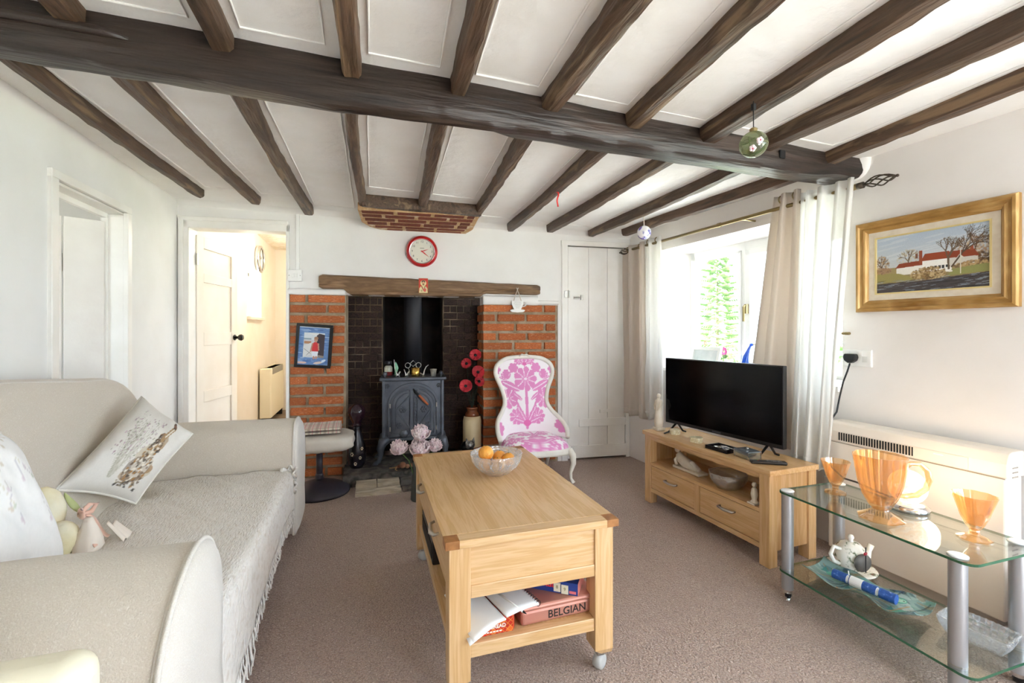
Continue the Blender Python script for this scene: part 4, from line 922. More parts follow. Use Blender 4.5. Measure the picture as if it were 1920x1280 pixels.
for i, (x, y, lb) in enumerate([(-.125, -.10, 'small pewter forked ornament nearest the green leaf ornament'), (-.055, -.10, 'small pewter forked ornament between its twin and the brass pot')]):
    o = thing('pewter_ornament', lb, 'ornament', on_stove(x, y), group='pewter forked ornaments on the stove')
    MB().tube([(-.014, 0, 0), (-.006, 0, .016), (-.008, 0, .03), (-.02, 0, .062)], [.005, .006, .005, .004], 8).build('prong', pw, o, smooth=True, local=True)
    MB().tube([(.014, 0, 0), (.006, 0, .016), (.01, 0, .03), (.02, 0, .045)], [.005, .006, .006, .005], 8).build('prong', pw, o, smooth=True, local=True)
    MB().ell((0, 0, .018), (.012, .006, .008), 10, 8).build('body', pw, o, smooth=True, local=True)
bp_ = thing('brass_candle_pot', 'shiny gold candle pot on the stove top', 'candle pot', on_stove(.02, -.07))
MB().lathe([(.03, 0), (.034, .004), (.036, .072), (.033, .072), (.031, .01), (0, .01)], 24, mod=lambda t, i: 1 + .012 * math.cos(24 * t)).build('pot', K['gold'], bp_, smooth=True, local=True)
MB().lathe([(.03, .01), (.03, .05)], 20).build('candle', mat('wax', '#efe3c4', .5), bp_, local=True)
tv_ = thing('wire_trivet', 'scrolled silver wire stand behind the gold pot on the stove', 'stand', on_stove(.0, .03))
wv_ = MB().tube([(-.045 + .022 * math.cos(a), 0, .085 + .022 * math.sin(a)) for a in [q * pi / 6 for q in range(12)]], .0028, 6, closed=True).tube([(.045 + .022 * math.cos(a), 0, .085 + .022 * math.sin(a)) for a in [q * pi / 6 for q in range(12)]], .0028, 6, closed=True)
wv_.tube([(.0 + .026 * math.cos(a), 0, .10 + .026 * math.sin(a)) for a in [q * pi / 2 for q in range(4)]], .0032, 6, closed=True).build('scrolls', pw, tv_, smooth=True, local=True)
for s in (-1, 1): MB().tube([(s * .04, 0, .065), (s * .03, 0, .03), (s * .035, -.02, 0)], .003, 6).build('leg', pw, tv_, local=True)
hn = thing('pewter_horn', 'curved pewter horn-shaped ornament right of the gold pot', 'ornament', on_stove(.085, -.09))
MB().tube([(-.012, 0, 0), (0, 0, .02), (.006, 0, .05), (.02, 0, .08), (.04, 0, .095)], [.006, .007, .005, .004, .003], 8).build('horn', pw, hn, smooth=True, local=True); MB().tube([(-.03, 0, .03), (-.016, 0, .02), (0, 0, .014)], .004, 6).build('spur', pw, hn, smooth=True, local=True); MB().lathe([(.014, 0), (.008, .006)], 10).build('foot', pw, hn, local=True)
cu_ = thing('silver_cup', 'small silver patterned cup at the right of the stove top', 'cup', on_stove(.165, -.09))
MB().lathe([(.021, 0), (.026, .052), (.028, .054), (.028, .06), (.025, .06), (.02, .006), (0, .006)], 24).build('cup_body', mat('pale_pewter', '#c9c5b8', .4, metal=.5, var='#8f8b80', scale=40), cu_, smooth=True, local=True); MB().lathe([(.0275, .05), (.0285, .053), (.0275, .056)], 24).build('rim_band', pw, cu_, local=True)

vs = thing('black_vase', 'black gourd-shaped vase with painted flowers on the hearth', 'vase', (-.085, 3.80, HZ))
vm = mat('black_lacquer', '#17151a', .25, var='#2a2730', scale=5)
MB().lathe([(.045, 0), (.062, .03), (.073, .09), (.07, .15), (.05, .22), (.034, .275), (.028, .31), (.03, .325)], 24).build('vase_body', vm, vs, smooth=True, local=True)
MB().lathe([(.03, .325), (.036, .335), (.03, .345), (.034, .36), (.055, .40), (.063, .435), (.055, .47), (.03, .492), (.025, .50)], 24, mod=lambda t, i: 1 + .06 * math.cos(6 * t)).build('vase_head', mat('dark_plum_glass', '#2a1420', .12, spec=.7), vs, smooth=True, local=True)
fm = mat('bone_inlay', '#e0d3b4', .5)
for (a, z, q) in ((-2.05, .12, 1), (-1.2, .09, .8), (-1.0, .16, .8), (-1.7, .045, .9)):
    fl = MB(); R_ = .0735 if z > .06 else .064
    for k in range(6):
        t = k * pi / 3; fl.ell(((R_ + .001) * math.cos(a + .13 * q * math.cos(t)), (R_ + .001) * math.sin(a + .13 * q * math.cos(t)), z + .012 * q * math.sin(t)), (.004, .004, .006 * q), 6, 5)
    fl.build('inlaid_flower', fm, vs, smooth=True, local=True)
fg = thing('stoneware_flagon', 'cream stoneware flagon with brown neck holding poppies', 'flagon', (.86, 3.86, HZ))
MB().lathe([(.07, 0), (.078, .01), (.08, .10), (.08, .30), (.07, .345)], 28).build('cream_body', mat('cream_stoneware', '#d3bf97', .45, var='#c2a97c', scale=5), fg, smooth=True, local=True)
MB().lathe([(.0705, .345), (.06, .37), (.046, .385), (.045, .40), (.052, .405), (.053, .42), (.04, .425), (.036, .40)], 28).build('brown_neck', mat('brown_glaze', '#6b3a20', .25), fg, smooth=True, local=True)
MB().lathe([(.0805, .012), (.0815, .05), (.081, .085)], 28).build('brown_foot', mat('rust_glaze', '#8c4b2c', .4), fg, smooth=True, local=True)
pm = mat('red_poppy', '#c51f2b', .6, var='#8d1220', scale=14)
plab = ['red poppy, topmost of the bunch in the flagon', 'red poppy at the upper left of the bunch', 'red poppy with a dark centre in the middle of the bunch', 'red poppy at the lower left of the bunch', 'red poppy tucked low at the right of the bunch']
for (u_, z, r, ty), lb in zip([(.875, .96, .05, -.25), (.80, .89, .045, -.5), (.895, .815, .055, 0), (.79, .70, .055, -.15), (.905, .735, .045, .1)], plab):
    c = Vector((u_, 3.80, z)); P_ = thing('poppy', lb, 'flower', (u_, 3.80, HZ + .42), group='poppies in the stoneware flagon')
    Mx = T(*c) @ RZ(ty) @ RX(1.25)
    for k in range(5):
        def pet(u, v, k=k): a = k * 2 * pi / 5 + (u - .5) * 1.5; rr = r * v; return tuple(Mx @ Vector((rr * math.cos(a), rr * math.sin(a), .35 * rr * v + .004 * math.sin(u * 12) * v + .002 * k)))
        MB().grid(pet, 8, 6).build('petal', pm, P_, smooth=True, solid=.001)
    MB().ell((0, 0, .008), (.014, .014, .009), 10, 8, Mx).build('flower_centre', K['blackmatte'], P_, smooth=True)
    MB().tube([tuple(c + Vector((0, .01, -.005))), (u_ * .7 + .258, 3.84, z * .6 + .22), (.86, 3.86, HZ + .40)], .003, 6).build('stem', mat('dark_stem', '#1d2a1a', .7), P_)
ca = thing('wire_cat', 'small black and silver wire cat ornament in front of the flagon', 'ornament', (.80, 3.74, HZ), .1)
MB().ell((0, .03, .10), (.055, .07, .05), 16, 10).build('body', mat('black_wire_mesh', '#1b1b1d', .4, metal=.5), ca, smooth=True, local=True)
MB().ell((0, -.05, .135), (.042, .03, .036), 16, 10).prism([(-.04, .15), (-.034, .195), (-.012, .165)], -.004, .004, T(0, -.05, 0) @ RX(pi / 2)).prism([(.04, .15), (.034, .195), (.012, .165)], -.004, .004, T(0, -.05, 0) @ RX(pi / 2)).build('head', mat('silver_mesh', '#9a968e', .4, metal=.7, var='#3b3a38', scale=40), ca, local=True)
for s in (-1, 1):
    for y in (-.02, .07): MB().tube([(s * .035, y, .08), (s * .04, y, .03), (s * .038, y - .01, 0)], .004, 6).build('leg', pw, ca, local=True)
MB().tube([(0, .09, .12), (.01, .11, .17), (.02, .10, .22), (.005, .09, .235)], .004, 6).build('tail', K['blackmatte'], ca, local=True)
cr2 = thing('wooden_beads', 'string of brown wooden beads lying on the hearth', 'beads', (.26, 3.66, HZ))
wb_ = mat('brown_bead', '#8a5a44', .5, var='#a87a5c', scale=20)
for (x, y, r) in ((0, 0, .026), (-.03, .01, .014), (-.05, .0, .012), (.035, -.01, .018), (.065, .01, .017), (.09, 0, .014)): MB().ell((x, y, r), r, 12, 9).build('bead', wb_, cr2, smooth=True, local=True)
MB().tube([(-.10, .01, .008), (-.05, -.02, .016), (-.06, -.04, .006), (-.045, -.05, .003)], .003, 6).build('cord', mat('jute', '#c9a06a', .9), cr2, local=True)

# peonies in a vase behind the table
pv = thing('peony_vase', 'grey glass vase behind the coffee table holding peonies', 'vase', (.335, 3.20, 0))
MB().lathe([(.05, 0), (.055, .01), (.05, .12), (.04, .20), (.045, .27), (.042, .27), (.036, .2), (.045, .02), (0, .02)], 20).build('vase_glass', glass('grey_glass', '#9aa3a0', .1, haze=.5, hazecol='#7c8482'), pv, smooth=True, local=True)
MB().lathe([(.046, .255), (.049, .262), (.046, .269)], 20).build('rim', K['glassclear'], pv, local=True)
pq = [mat('pale_pink_peony', '#f5d8df', .75, var='#fbecee', scale=14, rand=.08), mat('blush_peony', '#faeeec', .75, var='#f4dcde', scale=14, rand=.06)]
for (x, z, r, k, lb) in [(.345, .435, .068, 0, 'pink peony at the top of the bunch'), (.20, .345, .062, 1, 'blush peony at the left of the bunch'), (.335, .325, .078, 0, 'large pink peony in the front of the bunch'), (.445, .345, .052, 0, 'small pink peony at the right of the bunch')]:
    P_ = thing('peony', lb, 'flower', (x, 3.18, .25), group='peonies in the vase'); rq = random.Random(int(x * 100))
    z += .035; c0 = Vector((x, 3.18, z - .012)); tiltM = RX(.7) @ RZ(rq.uniform(0, 6))
    MB().ell((0, 0, 0), r * .40, 12, 8, T(*c0)).build('flower_heart', pq[0], P_, smooth=True)
    for ly, (e0, cnt, L0) in enumerate([(1.3, 6, .74), (1.02, 8, .84), (.72, 9, .92), (.40, 10, .98), (.08, 10, 1.0), (-.25, 8, .92)]):
        for q in range(cnt):
            t = 2 * pi * q / cnt + ly * .4 + rq.uniform(-.2, .2); e = e0 + rq.uniform(-.2, .2); L_ = r * L0 * rq.uniform(.82, 1.12); w = r * (.24 + .05 * ly); ph_ = rq.uniform(0, 6)
            def pet(u, v):
                a = (u - .5) * 2; ee = e - .35 + .75 * v * v; rr = L_ * (.25 + .75 * v) * (1 - .10 * a * a * v)
                wd = w * math.sin(pi * (.12 + .62 * v)); ruf = .11 * r * math.sin(a * 6 + ph_) * v ** 3
                p = Vector((rr * math.cos(ee) + ruf * .6, wd * a, rr * math.sin(ee) + ruf + .25 * wd * a * a))
                return tuple(c0 + (tiltM @ RZ(t)).to_3x3() @ p)
            MB().grid(pet, 9, 7).build('petal', pq[(ly + q + k) % 2], P_, smooth=True, solid=.0008)
    MB().tube([(x, 3.18, z - .02), (.335 + (x - .335) * .5, 3.19, .28), (.335, 3.20, .06)], .004, 6).build('stem', mat('green_stem', '#56743f', .7), P_)
    if k == 0 and x > .4:
        for q in range(3): MB().grid(lambda u, v, q=q: (x - .03 + .045 * v * math.cos(q - 1.9) + .012 * math.sin(pi * v) * (u - .5), 3.12 - .02 * v, .295 - .03 * v * q * .5 + .006 * (u - .5)), 5, 6).build('leaf', mat('peony_leaf', '#4f8a4a', .6), P_, smooth=True, solid=.001)

# ------------------------------------------------------------------ things on the far wall
def FW(x, z, n=0): return MF @ T(x, -n, z) @ RX(pi / 2)        # print frame: x right, y up, z out of the wall
def fthing(name, label, cat, x, z, n=0, group=None): p = MF @ Vector((x, -n, z)); return thing(name, label, cat, tuple(p), AF, group)
ck = fthing('red_wall_clock', 'round red-rimmed wall clock with cream dial above the fireplace', 'clock', .432, 1.833)
CB = FW(.432, 1.833) @ RX(.10)
MB().lathe([(.112, 0), (.126, .012), (.130, .026), (.124, .043), (.110, .055), (.103, .058), (.101, .048), (.1, .04)], 48, CB, cap=False).build('case', K['red'], ck, smooth=True)
MB().lathe([(.0, .038), (.1, .04)], 40, CB).build('dial', mat('cream_dial', '#e3dfcf', .6), ck)
MB().lathe([(.098, .05), (.104, .058), (.106, .052)], 48, CB, cap=False).build('chrome_bezel', K['chrome'], ck, smooth=True)
ink = mat('dial_ink', '#3a3632', .6); 
for h in range(1, 13):
    a = pi / 2 - h * pi / 6; text('numeral', str(h), .024, ink, ck, CB @ T(.08 * math.cos(a), .08 * math.sin(a), .0408), .0003)
MB().box(-.017, .017, .0235, .0285, .0403, .0407, CB).build('maker_mark', mat('faded_ink', '#8d887c', .6), ck)
hm = mat('red_hand', '#c8201c', .4)
for ang, L_, w in ((math.radians(20), .058, .004), (math.radians(-38), .078, .005)):
    MB().prism([(-.012, -w * .4), (.02, -w), (L_, 0), (.02, w), (-.012, w * .4)], .042, .0435, CB @ RZ(ang)).build('clock_hand', hm, ck)
MB().lathe([(.006, .04), (.006, .046)], 12, CB).build('hub', hm, ck)
# small icon card
ic = fthing('icon_card', 'small red card with a haloed figure propped on the mantel', 'card', .443, 1.545, .037)
cv = CV(.64, 72, '#c9321f')
cv.ell(.32, .67, .21, .20, '#e3c887'); cv.ell(.32, .67, .185, .175, '#ecd8a4'); cv.ell(.32, .76, .13, .10, '#4a2f22'); cv.ell(.32, .66, .10, .12, '#d9ab7c'); cv.ell(.32, .58, .07, .06, '#8c6a4c')
cv.poly([(.03, 0), (.61, 0), (.6, .3), (.48, .47), (.16, .47), (.04, .3)], '#e0cf9c'); cv.line(.2, .45, .32, .2, .03, '#b03a2a'); cv.line(.44, .45, .34, .2, .03, '#8d7a4c'); cv.ell(.42, .2, .1, .12, '#cf5546'); cv.ell(.2, .15, .06, .07, '#8d7a4c', 0, .6); cv.grain(.1)
CM = FW(.443, 1.545, .040)
MB().box(-.038, .038, -.061, .061, -.006, .0, CM).build('card', K['gold'], ic); print_sheet('picture', cv, .074, .12, CM @ T(0, 0, .0008), K['vc'], ic)
# hanging teacup plaque
tp = fthing('teacup_plaque', 'white teacup-shaped plaque hanging by a ribbon from the mantel', 'plaque', 1.245, 1.37, .04)
TM = FW(1.245, 1.345, .052); shp = [(-.055, .085), (.055, .085), (.05, .05), (.036, .02), (.03, .012), (.062, .008), (.066, -.002), (.05, -.012), (0, -.016), (-.05, -.012), (-.066, -.002), (-.062, .008), (-.03, .012), (-.036, .02), (-.05, .05)]
wpl = mat('chalk_white_wood', '#f0eeea', .7)
MB().prism(shp, -.004, .004, TM).build('cup_shape', wpl, tp, bevel=.002)
MB().tube([TM @ Vector((.05, .075, 0)), TM @ Vector((.078, .07, 0)), TM @ Vector((.074, .045, 0)), TM @ Vector((.046, .035, 0))], .005, 6).build('cup_handle', wpl, tp, smooth=True)
for i in range(5):
    w = (.030, .034, .028, .024, .016)[i]; MB().tube([TM @ Vector((-w + 2 * w * q / 16, .074 - i * .0125 + .0016 * math.sin(q * 2.1 + i), .0044)) for q in range(17)], .0011, 5).build('faded_script', mat('grey_ink', '#a8a39c', .6), tp)
for s in (-1, 1): MB().tube([TM @ Vector((s * .035, .083, 0)), TM @ Vector((s * .012, .15, -.004)), TM @ Vector((-s * .008, .20, -.005))], .0035, 6).build('ribbon', mat('beige_ribbon', '#d8cabb', .8), tp, smooth=True)
# framed holiday photograph on the brick pier
fp = fthing('framed_photo', 'black framed holiday photograph hung askew on the left brick pier', 'picture frame', -.408, 1.05, .014)
PM = FW(-.408, 1.05, .018) @ RZ(-.065)
def frame4(mb, w, h, b, z0, z1, M): 
    mb.box(-w / 2, w / 2, h / 2 - b, h / 2, z0, z1, M).box(-w / 2, w / 2, -h / 2, -h / 2 + b, z0, z1, M).box(-w / 2, -w / 2 + b, -h / 2 + b, h / 2 - b, z0, z1, M).box(w / 2 - b, w / 2, -h / 2 + b, h / 2 - b, z0, z1, M); return mb
frame4(MB(), .268, .345, .022, 0, .016, PM).build('frame', K['black'], fp, bevel=.002)
cv = CV(.74, 150, '#5f83b8'); rq = random.Random(11)
for k in range(120): x, y = rq.uniform(0, .74), rq.uniform(0, 1); cv.ell(x, y, rq.uniform(.03, .12), rq.uniform(.006, .02), rq.choice(['#3f65a4', '#86a7cf', '#a9c1dd', '#35558f']), 0, .6)
cv.ell(.1, .06, .12, .03, '#d8b9ad'); cv.ell(.5, .07, .12, .03, '#d9c4ba', .2); cv.ell(.62, .12, .06, .03, '#d3e2ee', .6); cv.rect(0, .97, .74, 1, '#d9dcda')
cv.rect(.12, .2, .62, .84, '#c9cdd0'); cv.rect(.12, .66, .62, .84, '#d5dcdf'); cv.rect(.12, .66, .3, .70, '#8fa3ae'); cv.rect(.13, .55, .3, .62, '#b0805f')
cv.poly([(.12, .2), (.12, .5), (.34, .6), (.36, .3)], '#d8d8d6'); cv.line(.14, .42, .3, .3, .006, '#7d8082'); cv.line(.2, .25, .34, .4, .006, '#8a8c90')
cv.poly([(.42, .84), (.46, .2), (.62, .2), (.62, .8)], '#3d3138'); cv.poly([(.42, .28), (.62, .25), (.62, .2), (.4, .2)], '#8f857c'); cv.poly([(.2, .84), (.5, .84), (.42, .77), (.3, .8)], '#e3e2df')
cv.poly([(.33, .36), (.48, .36), (.47, .56), (.43, .6), (.37, .6), (.33, .54)], '#cf3237'); cv.poly([(.34, .22), (.47, .22), (.48, .36), (.33, .36)], '#dfe3ea'); cv.line(.335, .56, .30, .36, .016, '#c48f78'); cv.line(.475, .56, .49, .4, .016, '#c48f78')
cv.ell(.41, .66, .042, .06, '#c99a84'); cv.ell(.415, .705, .05, .04, '#a97f62'); cv.line(.38, .22, .38, .17, .02, '#c48f78'); cv.line(.44, .22, .44, .18, .02, '#c48f78'); cv.grain(.08)
MB().box(-.13, .13, -.168, .168, .0, .006, PM).build('backing', K['blackmatte'], fp); print_sheet('photograph', cv, .226, .303, PM @ T(0, 0, .0068), K['vc'], fp)
# switch with trunking
ls = fthing('light_switch', 'white double light switch beside the hall doorway', 'switch', -.545, 1.60)
MB().box(-.05, .05, -.045, .045, 0, .034, FW(-.545, 1.603)).build('back_box', K['white'], ls, bevel=.003); MB().box(-.05, .05, -.045, .045, .034, .042, FW(-.545, 1.603)).build('face_plate', K['white'], ls, bevel=.004)
for x in (-.012, .012): MB().box(x - .009, x + .009, -.016, .016, .042, .047, FW(-.545, 1.603)).build('rocker', K['white'], ls, bevel=.002)
for x in (-.04, .04): MB().lathe([(.004, .042), (.003, .044)], 8, FW(-.545 + x, 1.603)).build('screw', K['steel'], ls)
tk = fthing('cable_trunking', 'white plastic cable trunking running from the switch to the ceiling', 'trunking', -.535, 1.65)
MB().box(-.011, .011, 0, .44, 0, .02, FW(-.528, 1.648)).build('channel', K['white'], tk, bevel=.002); MB().box(-.012, .012, 0, .44, .02, .023, FW(-.528, 1.648)).build('cover', K['white'], tk, bevel=.001)
# hall clock and heater
hc = thing('hall_clock', 'round silver wall clock in the hall seen at an angle', 'clock', (-1.3, 6.28, 2.05)); HM = T(-1.298, 6.28, 2.05) @ RZ(pi / 2) @ RX(pi / 2)
MB().lathe([(.15, 0), (.17, .02), (.165, .05), (.14, .06), (.135, .045)], 32, HM, cap=False).build('case', K['chrome'], hc, smooth=True); MB().lathe([(0, .035), (.14, .036)], 32, HM).build('dial', mat('white_dial', '#ebe8e2', .5), hc)
for a, L_ in ((.6, .07), (2.2, .1)): MB().prism([(0, -.004), (L_, 0), (0, .004)], .038, .04, HM @ RZ(a)).build('clock_hand', K['blackmatte'], hc)
hh = thing('hall_heater', 'white storage heater on the hall wall', 'heater', (-1.23, 6.75, .06))
MB().box(-1.28, -1.15, 6.3, 7.2, .08, .70).build('casing', K['cream'], hh, bevel=.012); MB().box(-1.24, -1.147, 6.4, 7.1, .62, .70).build('grille', mat('grey_grille', '#8f8a80', .5), hh); MB().box(-1.27, -1.16, 6.35, 6.4, 0, .08).box(-1.27, -1.16, 7.1, 7.15, 0, .08).build('feet', K['blackmatte'], hh)
hp = thing('hall_ceiling_lamp', 'warm ceiling lamp in the hall, out of sight above the door', 'lamp', (-.62, 5.6, 2.2))
MB().lathe([(.1, 0), (.13, .04), (.1, .1), (.02, .16)], 20).build('lamp_shade', mat('lit_shade', '#ffeedd', .5, emit=2), hp, local=True, smooth=True)
lt = bpy.data.lights.new('hall_bulb', 'POINT'); lt.energy = 7; lt.color = (1, .93, .84); lt.shadow_soft_size = .12; lo_ = bpy.data.objects.new('hall_bulb', lt); COL.objects.link(lo_); lo_.parent = hp; lo_.location = (0, 0, -.12)
MB().tube([(-.62, 5.6, 2.36), (-.62, 5.6, 2.36)], .01) 

# ------------------------------------------------------------------ footstool with folded blanket
fs = thing('footstool', 'pale cushioned footstool on a black pedestal beside the sofa', 'footstool', (-.335, 3.56, 0))
bs = mat('black_pedestal', '#2b2730', .4, var='#3a3540', scale=8)
MB().lathe([(.205, 0), (.212, .012), (.205, .03), (.15, .058), (.07, .085), (.03, .095)], 40).build('base', bs, fs, smooth=True, local=True)
MB().tube([(0, 0, .08), (0, 0, .30)], .022, 16).build('pole', bs, fs, smooth=True, local=True)
MB().lathe([(.024, .10), (.028, .105), (.028, .13), (.024, .14)], 16).build('collar', bs, fs, local=True)
MB().ell((0, 0, .375), (.26, .20, .068), 40, 16, fn=lambda d: (abs(d.x) ** 4 + abs(d.y) ** 4 + abs(d.z) ** 4) ** -.25 * (.93 + .02 * math.cos(d.x * 24))).build('seat_pad', mat('pale_leather', '#d8d0c4', .55, var='#cbc1b3', scale=5, bump=.3, bscale=14), fs, smooth=True, local=True)
bl = thing('plaid_blanket', 'folded tartan blanket in beige and pink on the footstool', 'blanket', (-.35, 3.55, .446), .02)
cv = CV(1.6, 120, '#d9cdbb')
for k in range(7): x = .06 + k * .25; cv.rect(x, 0, x + .07, 1, '#a58d7b', .75); cv.rect(x + .13, 0, x + .15, 1, '#cf3a62', .85); cv.rect(x + .18, 0, x + .19, 1, '#8d7768', .6)
for k in range(5): y = .05 + k * .22; cv.rect(0, y, 1.6, y + .06, '#a58d7b', .55); cv.rect(0, y + .12, 1.6, y + .14, '#d8557a', .6)
for i, (z, w) in enumerate(((.0, .33), (.024, .325))):
    o = MB().grid(lambda u, v: (lambda a: (-w / 2 + w * u, (-.14 if math.cos(a) > 0 else .14) * (1 - 0) if False else -.14 * math.cos(a), z + .012 + .012 * math.sin(a) * (1 + .15 * math.sin(u * 9)) * (abs(math.sin(a)) ** -.5 if abs(math.sin(a)) > .05 else 1)))(2 * pi * v), 90, 60, cv=True).build('blanket_fold', K['vccloth'], bl, smooth=True, local=True)
    paint(o, cv, lambda p: (p.x / .33 + .5, min(.99, max(0, p.y / .30 + .5)) if p.z > z + .004 else .3 + p.z * 3))

# ------------------------------------------------------------------ nursing chair in pink damask
ch = thing('damask_chair', 'low white-framed nursing chair in pink floral damask by the fireplace', 'chair', (1.255, 3.45, 0), -.06)
cw = mat('white_painted_wood', '#efebe2', .4, var='#e3ddd0', scale=10)
def damask(cv, cx, y, s):                                  # one repeat: bloom, side blooms, leaves, stems
    p1, p2 = '#e08cc0', '#eab0d3'
    def fl(x, yy, r):
        for k in range(9): a = k * 2 * pi / 9; cv.ell(x + r * .62 * math.cos(a), yy + r * .62 * math.sin(a), r * .42, r * .3, p1, a)
        cv.ell(x, yy, r * .62, r * .6, p1)
        for k in range(9): a = k * 2 * pi / 9 + .35; cv.line(x + r * .32 * math.cos(a), yy + r * .32 * math.sin(a), x + r * .85 * math.cos(a), yy + r * .85 * math.sin(a), r * .03, '#f6e6ef')
        for k in range(7): a = k * 2 * pi / 7; cv.ell(x + r * .28 * math.cos(a), yy + r * .28 * math.sin(a), r * .13, r * .07, p2, a)
        cv.ell(x, yy, r * .12, r * .12, '#f6e6ef')
    def leaf(x, yy, L_, a, w=.3):
        c_, s_ = math.cos(a), math.sin(a); cv.ell(x + L_ / 2 * c_, yy + L_ / 2 * s_, L_ / 2, L_ * w / 2, p1, a); cv.line(x, yy, x + L_ * .9 * c_, yy + L_ * .9 * s_, L_ * .025, '#f3dcea')
    fl(cx, y + .30 * s, .15 * s)
    leaf(cx, y + .45 * s, .12 * s, pi / 2); leaf(cx, y + .47 * s, .09 * s, pi / 4); leaf(cx, y + .47 * s, .09 * s, 3 * pi / 4)
    for d in (-1, 1):
        fl(cx + d * .24 * s, y + .06 * s, .125 * s); fl(cx + d * .13 * s, y - .16 * s, .10 * s)
        leaf(cx + d * .08 * s, y + .16 * s, .26 * s, pi / 2 - d * (pi / 2 - .45), .34); leaf(cx + d * .06 * s, y + .04 * s, .16 * s, pi / 2 - d * .9, .3)
        for k in range(5): leaf(cx + d * .24 * s, y + .30 * s, .10 * s, pi / 2 - d * (-.5 + k * .45), .4)
        cv.line(cx, y - .28 * s, cx + d * .17 * s, y + .12 * s, .012 * s, p1); leaf(cx + d * .02 * s, y - .22 * s, .22 * s, pi / 2 - d * .5, .26); leaf(cx, y - .25 * s, .2 * s, pi / 2 - d * 1.15, .3)
    cv.line(cx, y - .3 * s, cx, y + .2 * s, .02 * s, p1); cv.ell(cx, y - .24 * s, .05 * s, .04 * s, '#df6fb0')
cv = CV(.9, 230, '#f6eff1'); damask(cv, .45, .40, 1.05); damask(cv, .45, 1.06, .62)
for d in (-1, 1):
    for (x, y, r) in ((.40, .84, .07), (.39, .68, .05), (.42, .12, .08), (.16, .86, .07), (.26, .80, .05)):
        for k in range(6): a = k * pi / 3; cv.ell(.45 + d * x + r * .5 * math.cos(a), y + r * .5 * math.sin(a), r * .5, r * .4, '#e08cc0', a)
half = [(.275, -.10, .315), (.285, -.04, .385), (.262, .06, .445), (.212, .125, .505), (.182, .158, .575), (.196, .178, .67), (.238, .196, .77), (.25, .205, .825), (.232, .214, .885), (.165, .222, .93), (.08, .226, .945), (0, .227, .948)]
path = [Vector((-a, b, c)) for a, b, c in half] + [Vector((a, b, c)) for a, b, c in half[-2::-1]]
def cat(pts, per=6):
    out = []
    for i in range(len(pts) - 1):
        p0 = pts[max(0, i - 1)]; p1 = pts[i]; p2 = pts[i + 1]; p3 = pts[min(len(pts) - 1, i + 2)]
        for j in range(per):
            t = j / per; out.append(.5 * ((2 * p1) + (p2 - p0) * t + (2 * p0 - 5 * p1 + 4 * p2 - p3) * t * t + (3 * p1 - p0 - 3 * p2 + p3) * t ** 3))
    return out + [pts[-1]]
sm = cat(path); MB().tube([tuple(p) for p in sm], .0185, 10).build('back_frame', cw, ch, smooth=True, local=True)
MB().tube([(-.045, .21, .955), (-.02, .208, .968), (0, .207, .963), (.02, .208, .968), (.045, .21, .955)], [.004, .009, .007, .009, .004], 8).build('carved_crest', cw, ch, smooth=True, local=True)
left = cat([Vector((a, b, c)) for a, b, c in half], 10)[:]
def atz(z):
    best = None
    for p, q in zip(left[:-1], left[1:]):
        if min(p.z, q.z) - 1e-6 <= z <= max(p.z, q.z) + 1e-6 and abs(q.z - p.z) > 1e-9:
            t = (z - p.z) / (q.z - p.z); best = p.lerp(q, t)
    return best or left[-1]
def bk_(u, v):
    z = .315 + .627 * v; p = atz(z); w = max(.01, p.x - .012); s = (u - .5) * 2
    yb = .15 + (z - .5) * .17                                  # back plane at the centre
    yc = max(p.y, -1); y = yb + (yc - yb) * abs(s) ** 3 - .035 * (1 - s * s) * math.sin(pi * min(1, v * .9 + .1))
    return (w * s, y, z)
o = MB().grid(bk_, 100, 120).build('back_upholstery', K['vccloth'], ch, smooth=True, local=True); paint(o, cv, lambda p: (min(.999, max(0, p.x / .56 + .5)), min(.999, max(0, (p.z - .315) / .63))))
MB().grid(lambda u, v: (lambda q: (q[0], q[1] + .05 * (1 - abs(2 * u - 1) ** 6) * math.sin(pi * v) ** .3 + .012, q[2]))(bk_(u, v)), 24, 30).build('back_outside', mat('pink_weave', '#ecc3dc', .9), ch, smooth=True, local=True)
cs = CV(1.0, 170, '#f6eff1'); damask(cs, .5, .62, 1.0); damask(cs, .5, -.05, .9); damask(cs, 0, .2, .7); damask(cs, 1, .2, .7)
def seat(u, v, top):
    a = 2 * pi * u; r = v; x = math.copysign(abs(math.cos(a)) ** .55, math.cos(a)) * r; y = math.copysign(abs(math.sin(a)) ** .6, math.sin(a)) * r
    wx = .262 + (-.03 if y > 0 else .012) * abs(y)
    return (x * wx, -.045 + y * .215, (.262 + .085 * (1 - r ** 4) ** .6) if top else .262)
o = MB().grid(lambda u, v: seat(u, v, True), 120, 40, cu=True).build('seat_upholstery', K['vccloth'], ch, smooth=True, local=True); paint(o, cs, lambda p: (min(.999, max(0, p.x / .55 + .5)), min(.999, max(0, (p.y + .27) / .5))))
MB().grid(lambda u, v: (lambda q: (q[0] * 1.01, q[1] * 1.01, .265 - .045 * v - (.012 * math.cos(2 * pi * u) ** 2 * v)))(seat(u, 1, True)), 60, 4, cu=True).build('seat_rail', cw, ch, solid=.02, smooth=True, local=True)
for s in (-1, 1):
    MB().tube([(s * .243, -.215, .255), (s * .265, -.232, .21), (s * .268, -.238, .15), (s * .25, -.225, .08), (s * .252, -.228, .03), (s * .268, -.245, .0)], [.026, .028, .021, .014, .012, .016], 10).build('leg', cw, ch, smooth=True, local=True)
    MB().tube([(s * .20, .13, .26), (s * .20, .16, .12), (s * .20, .215, 0)], [.022, .018, .014], 8).build('leg', cw, ch, smooth=True, local=True)
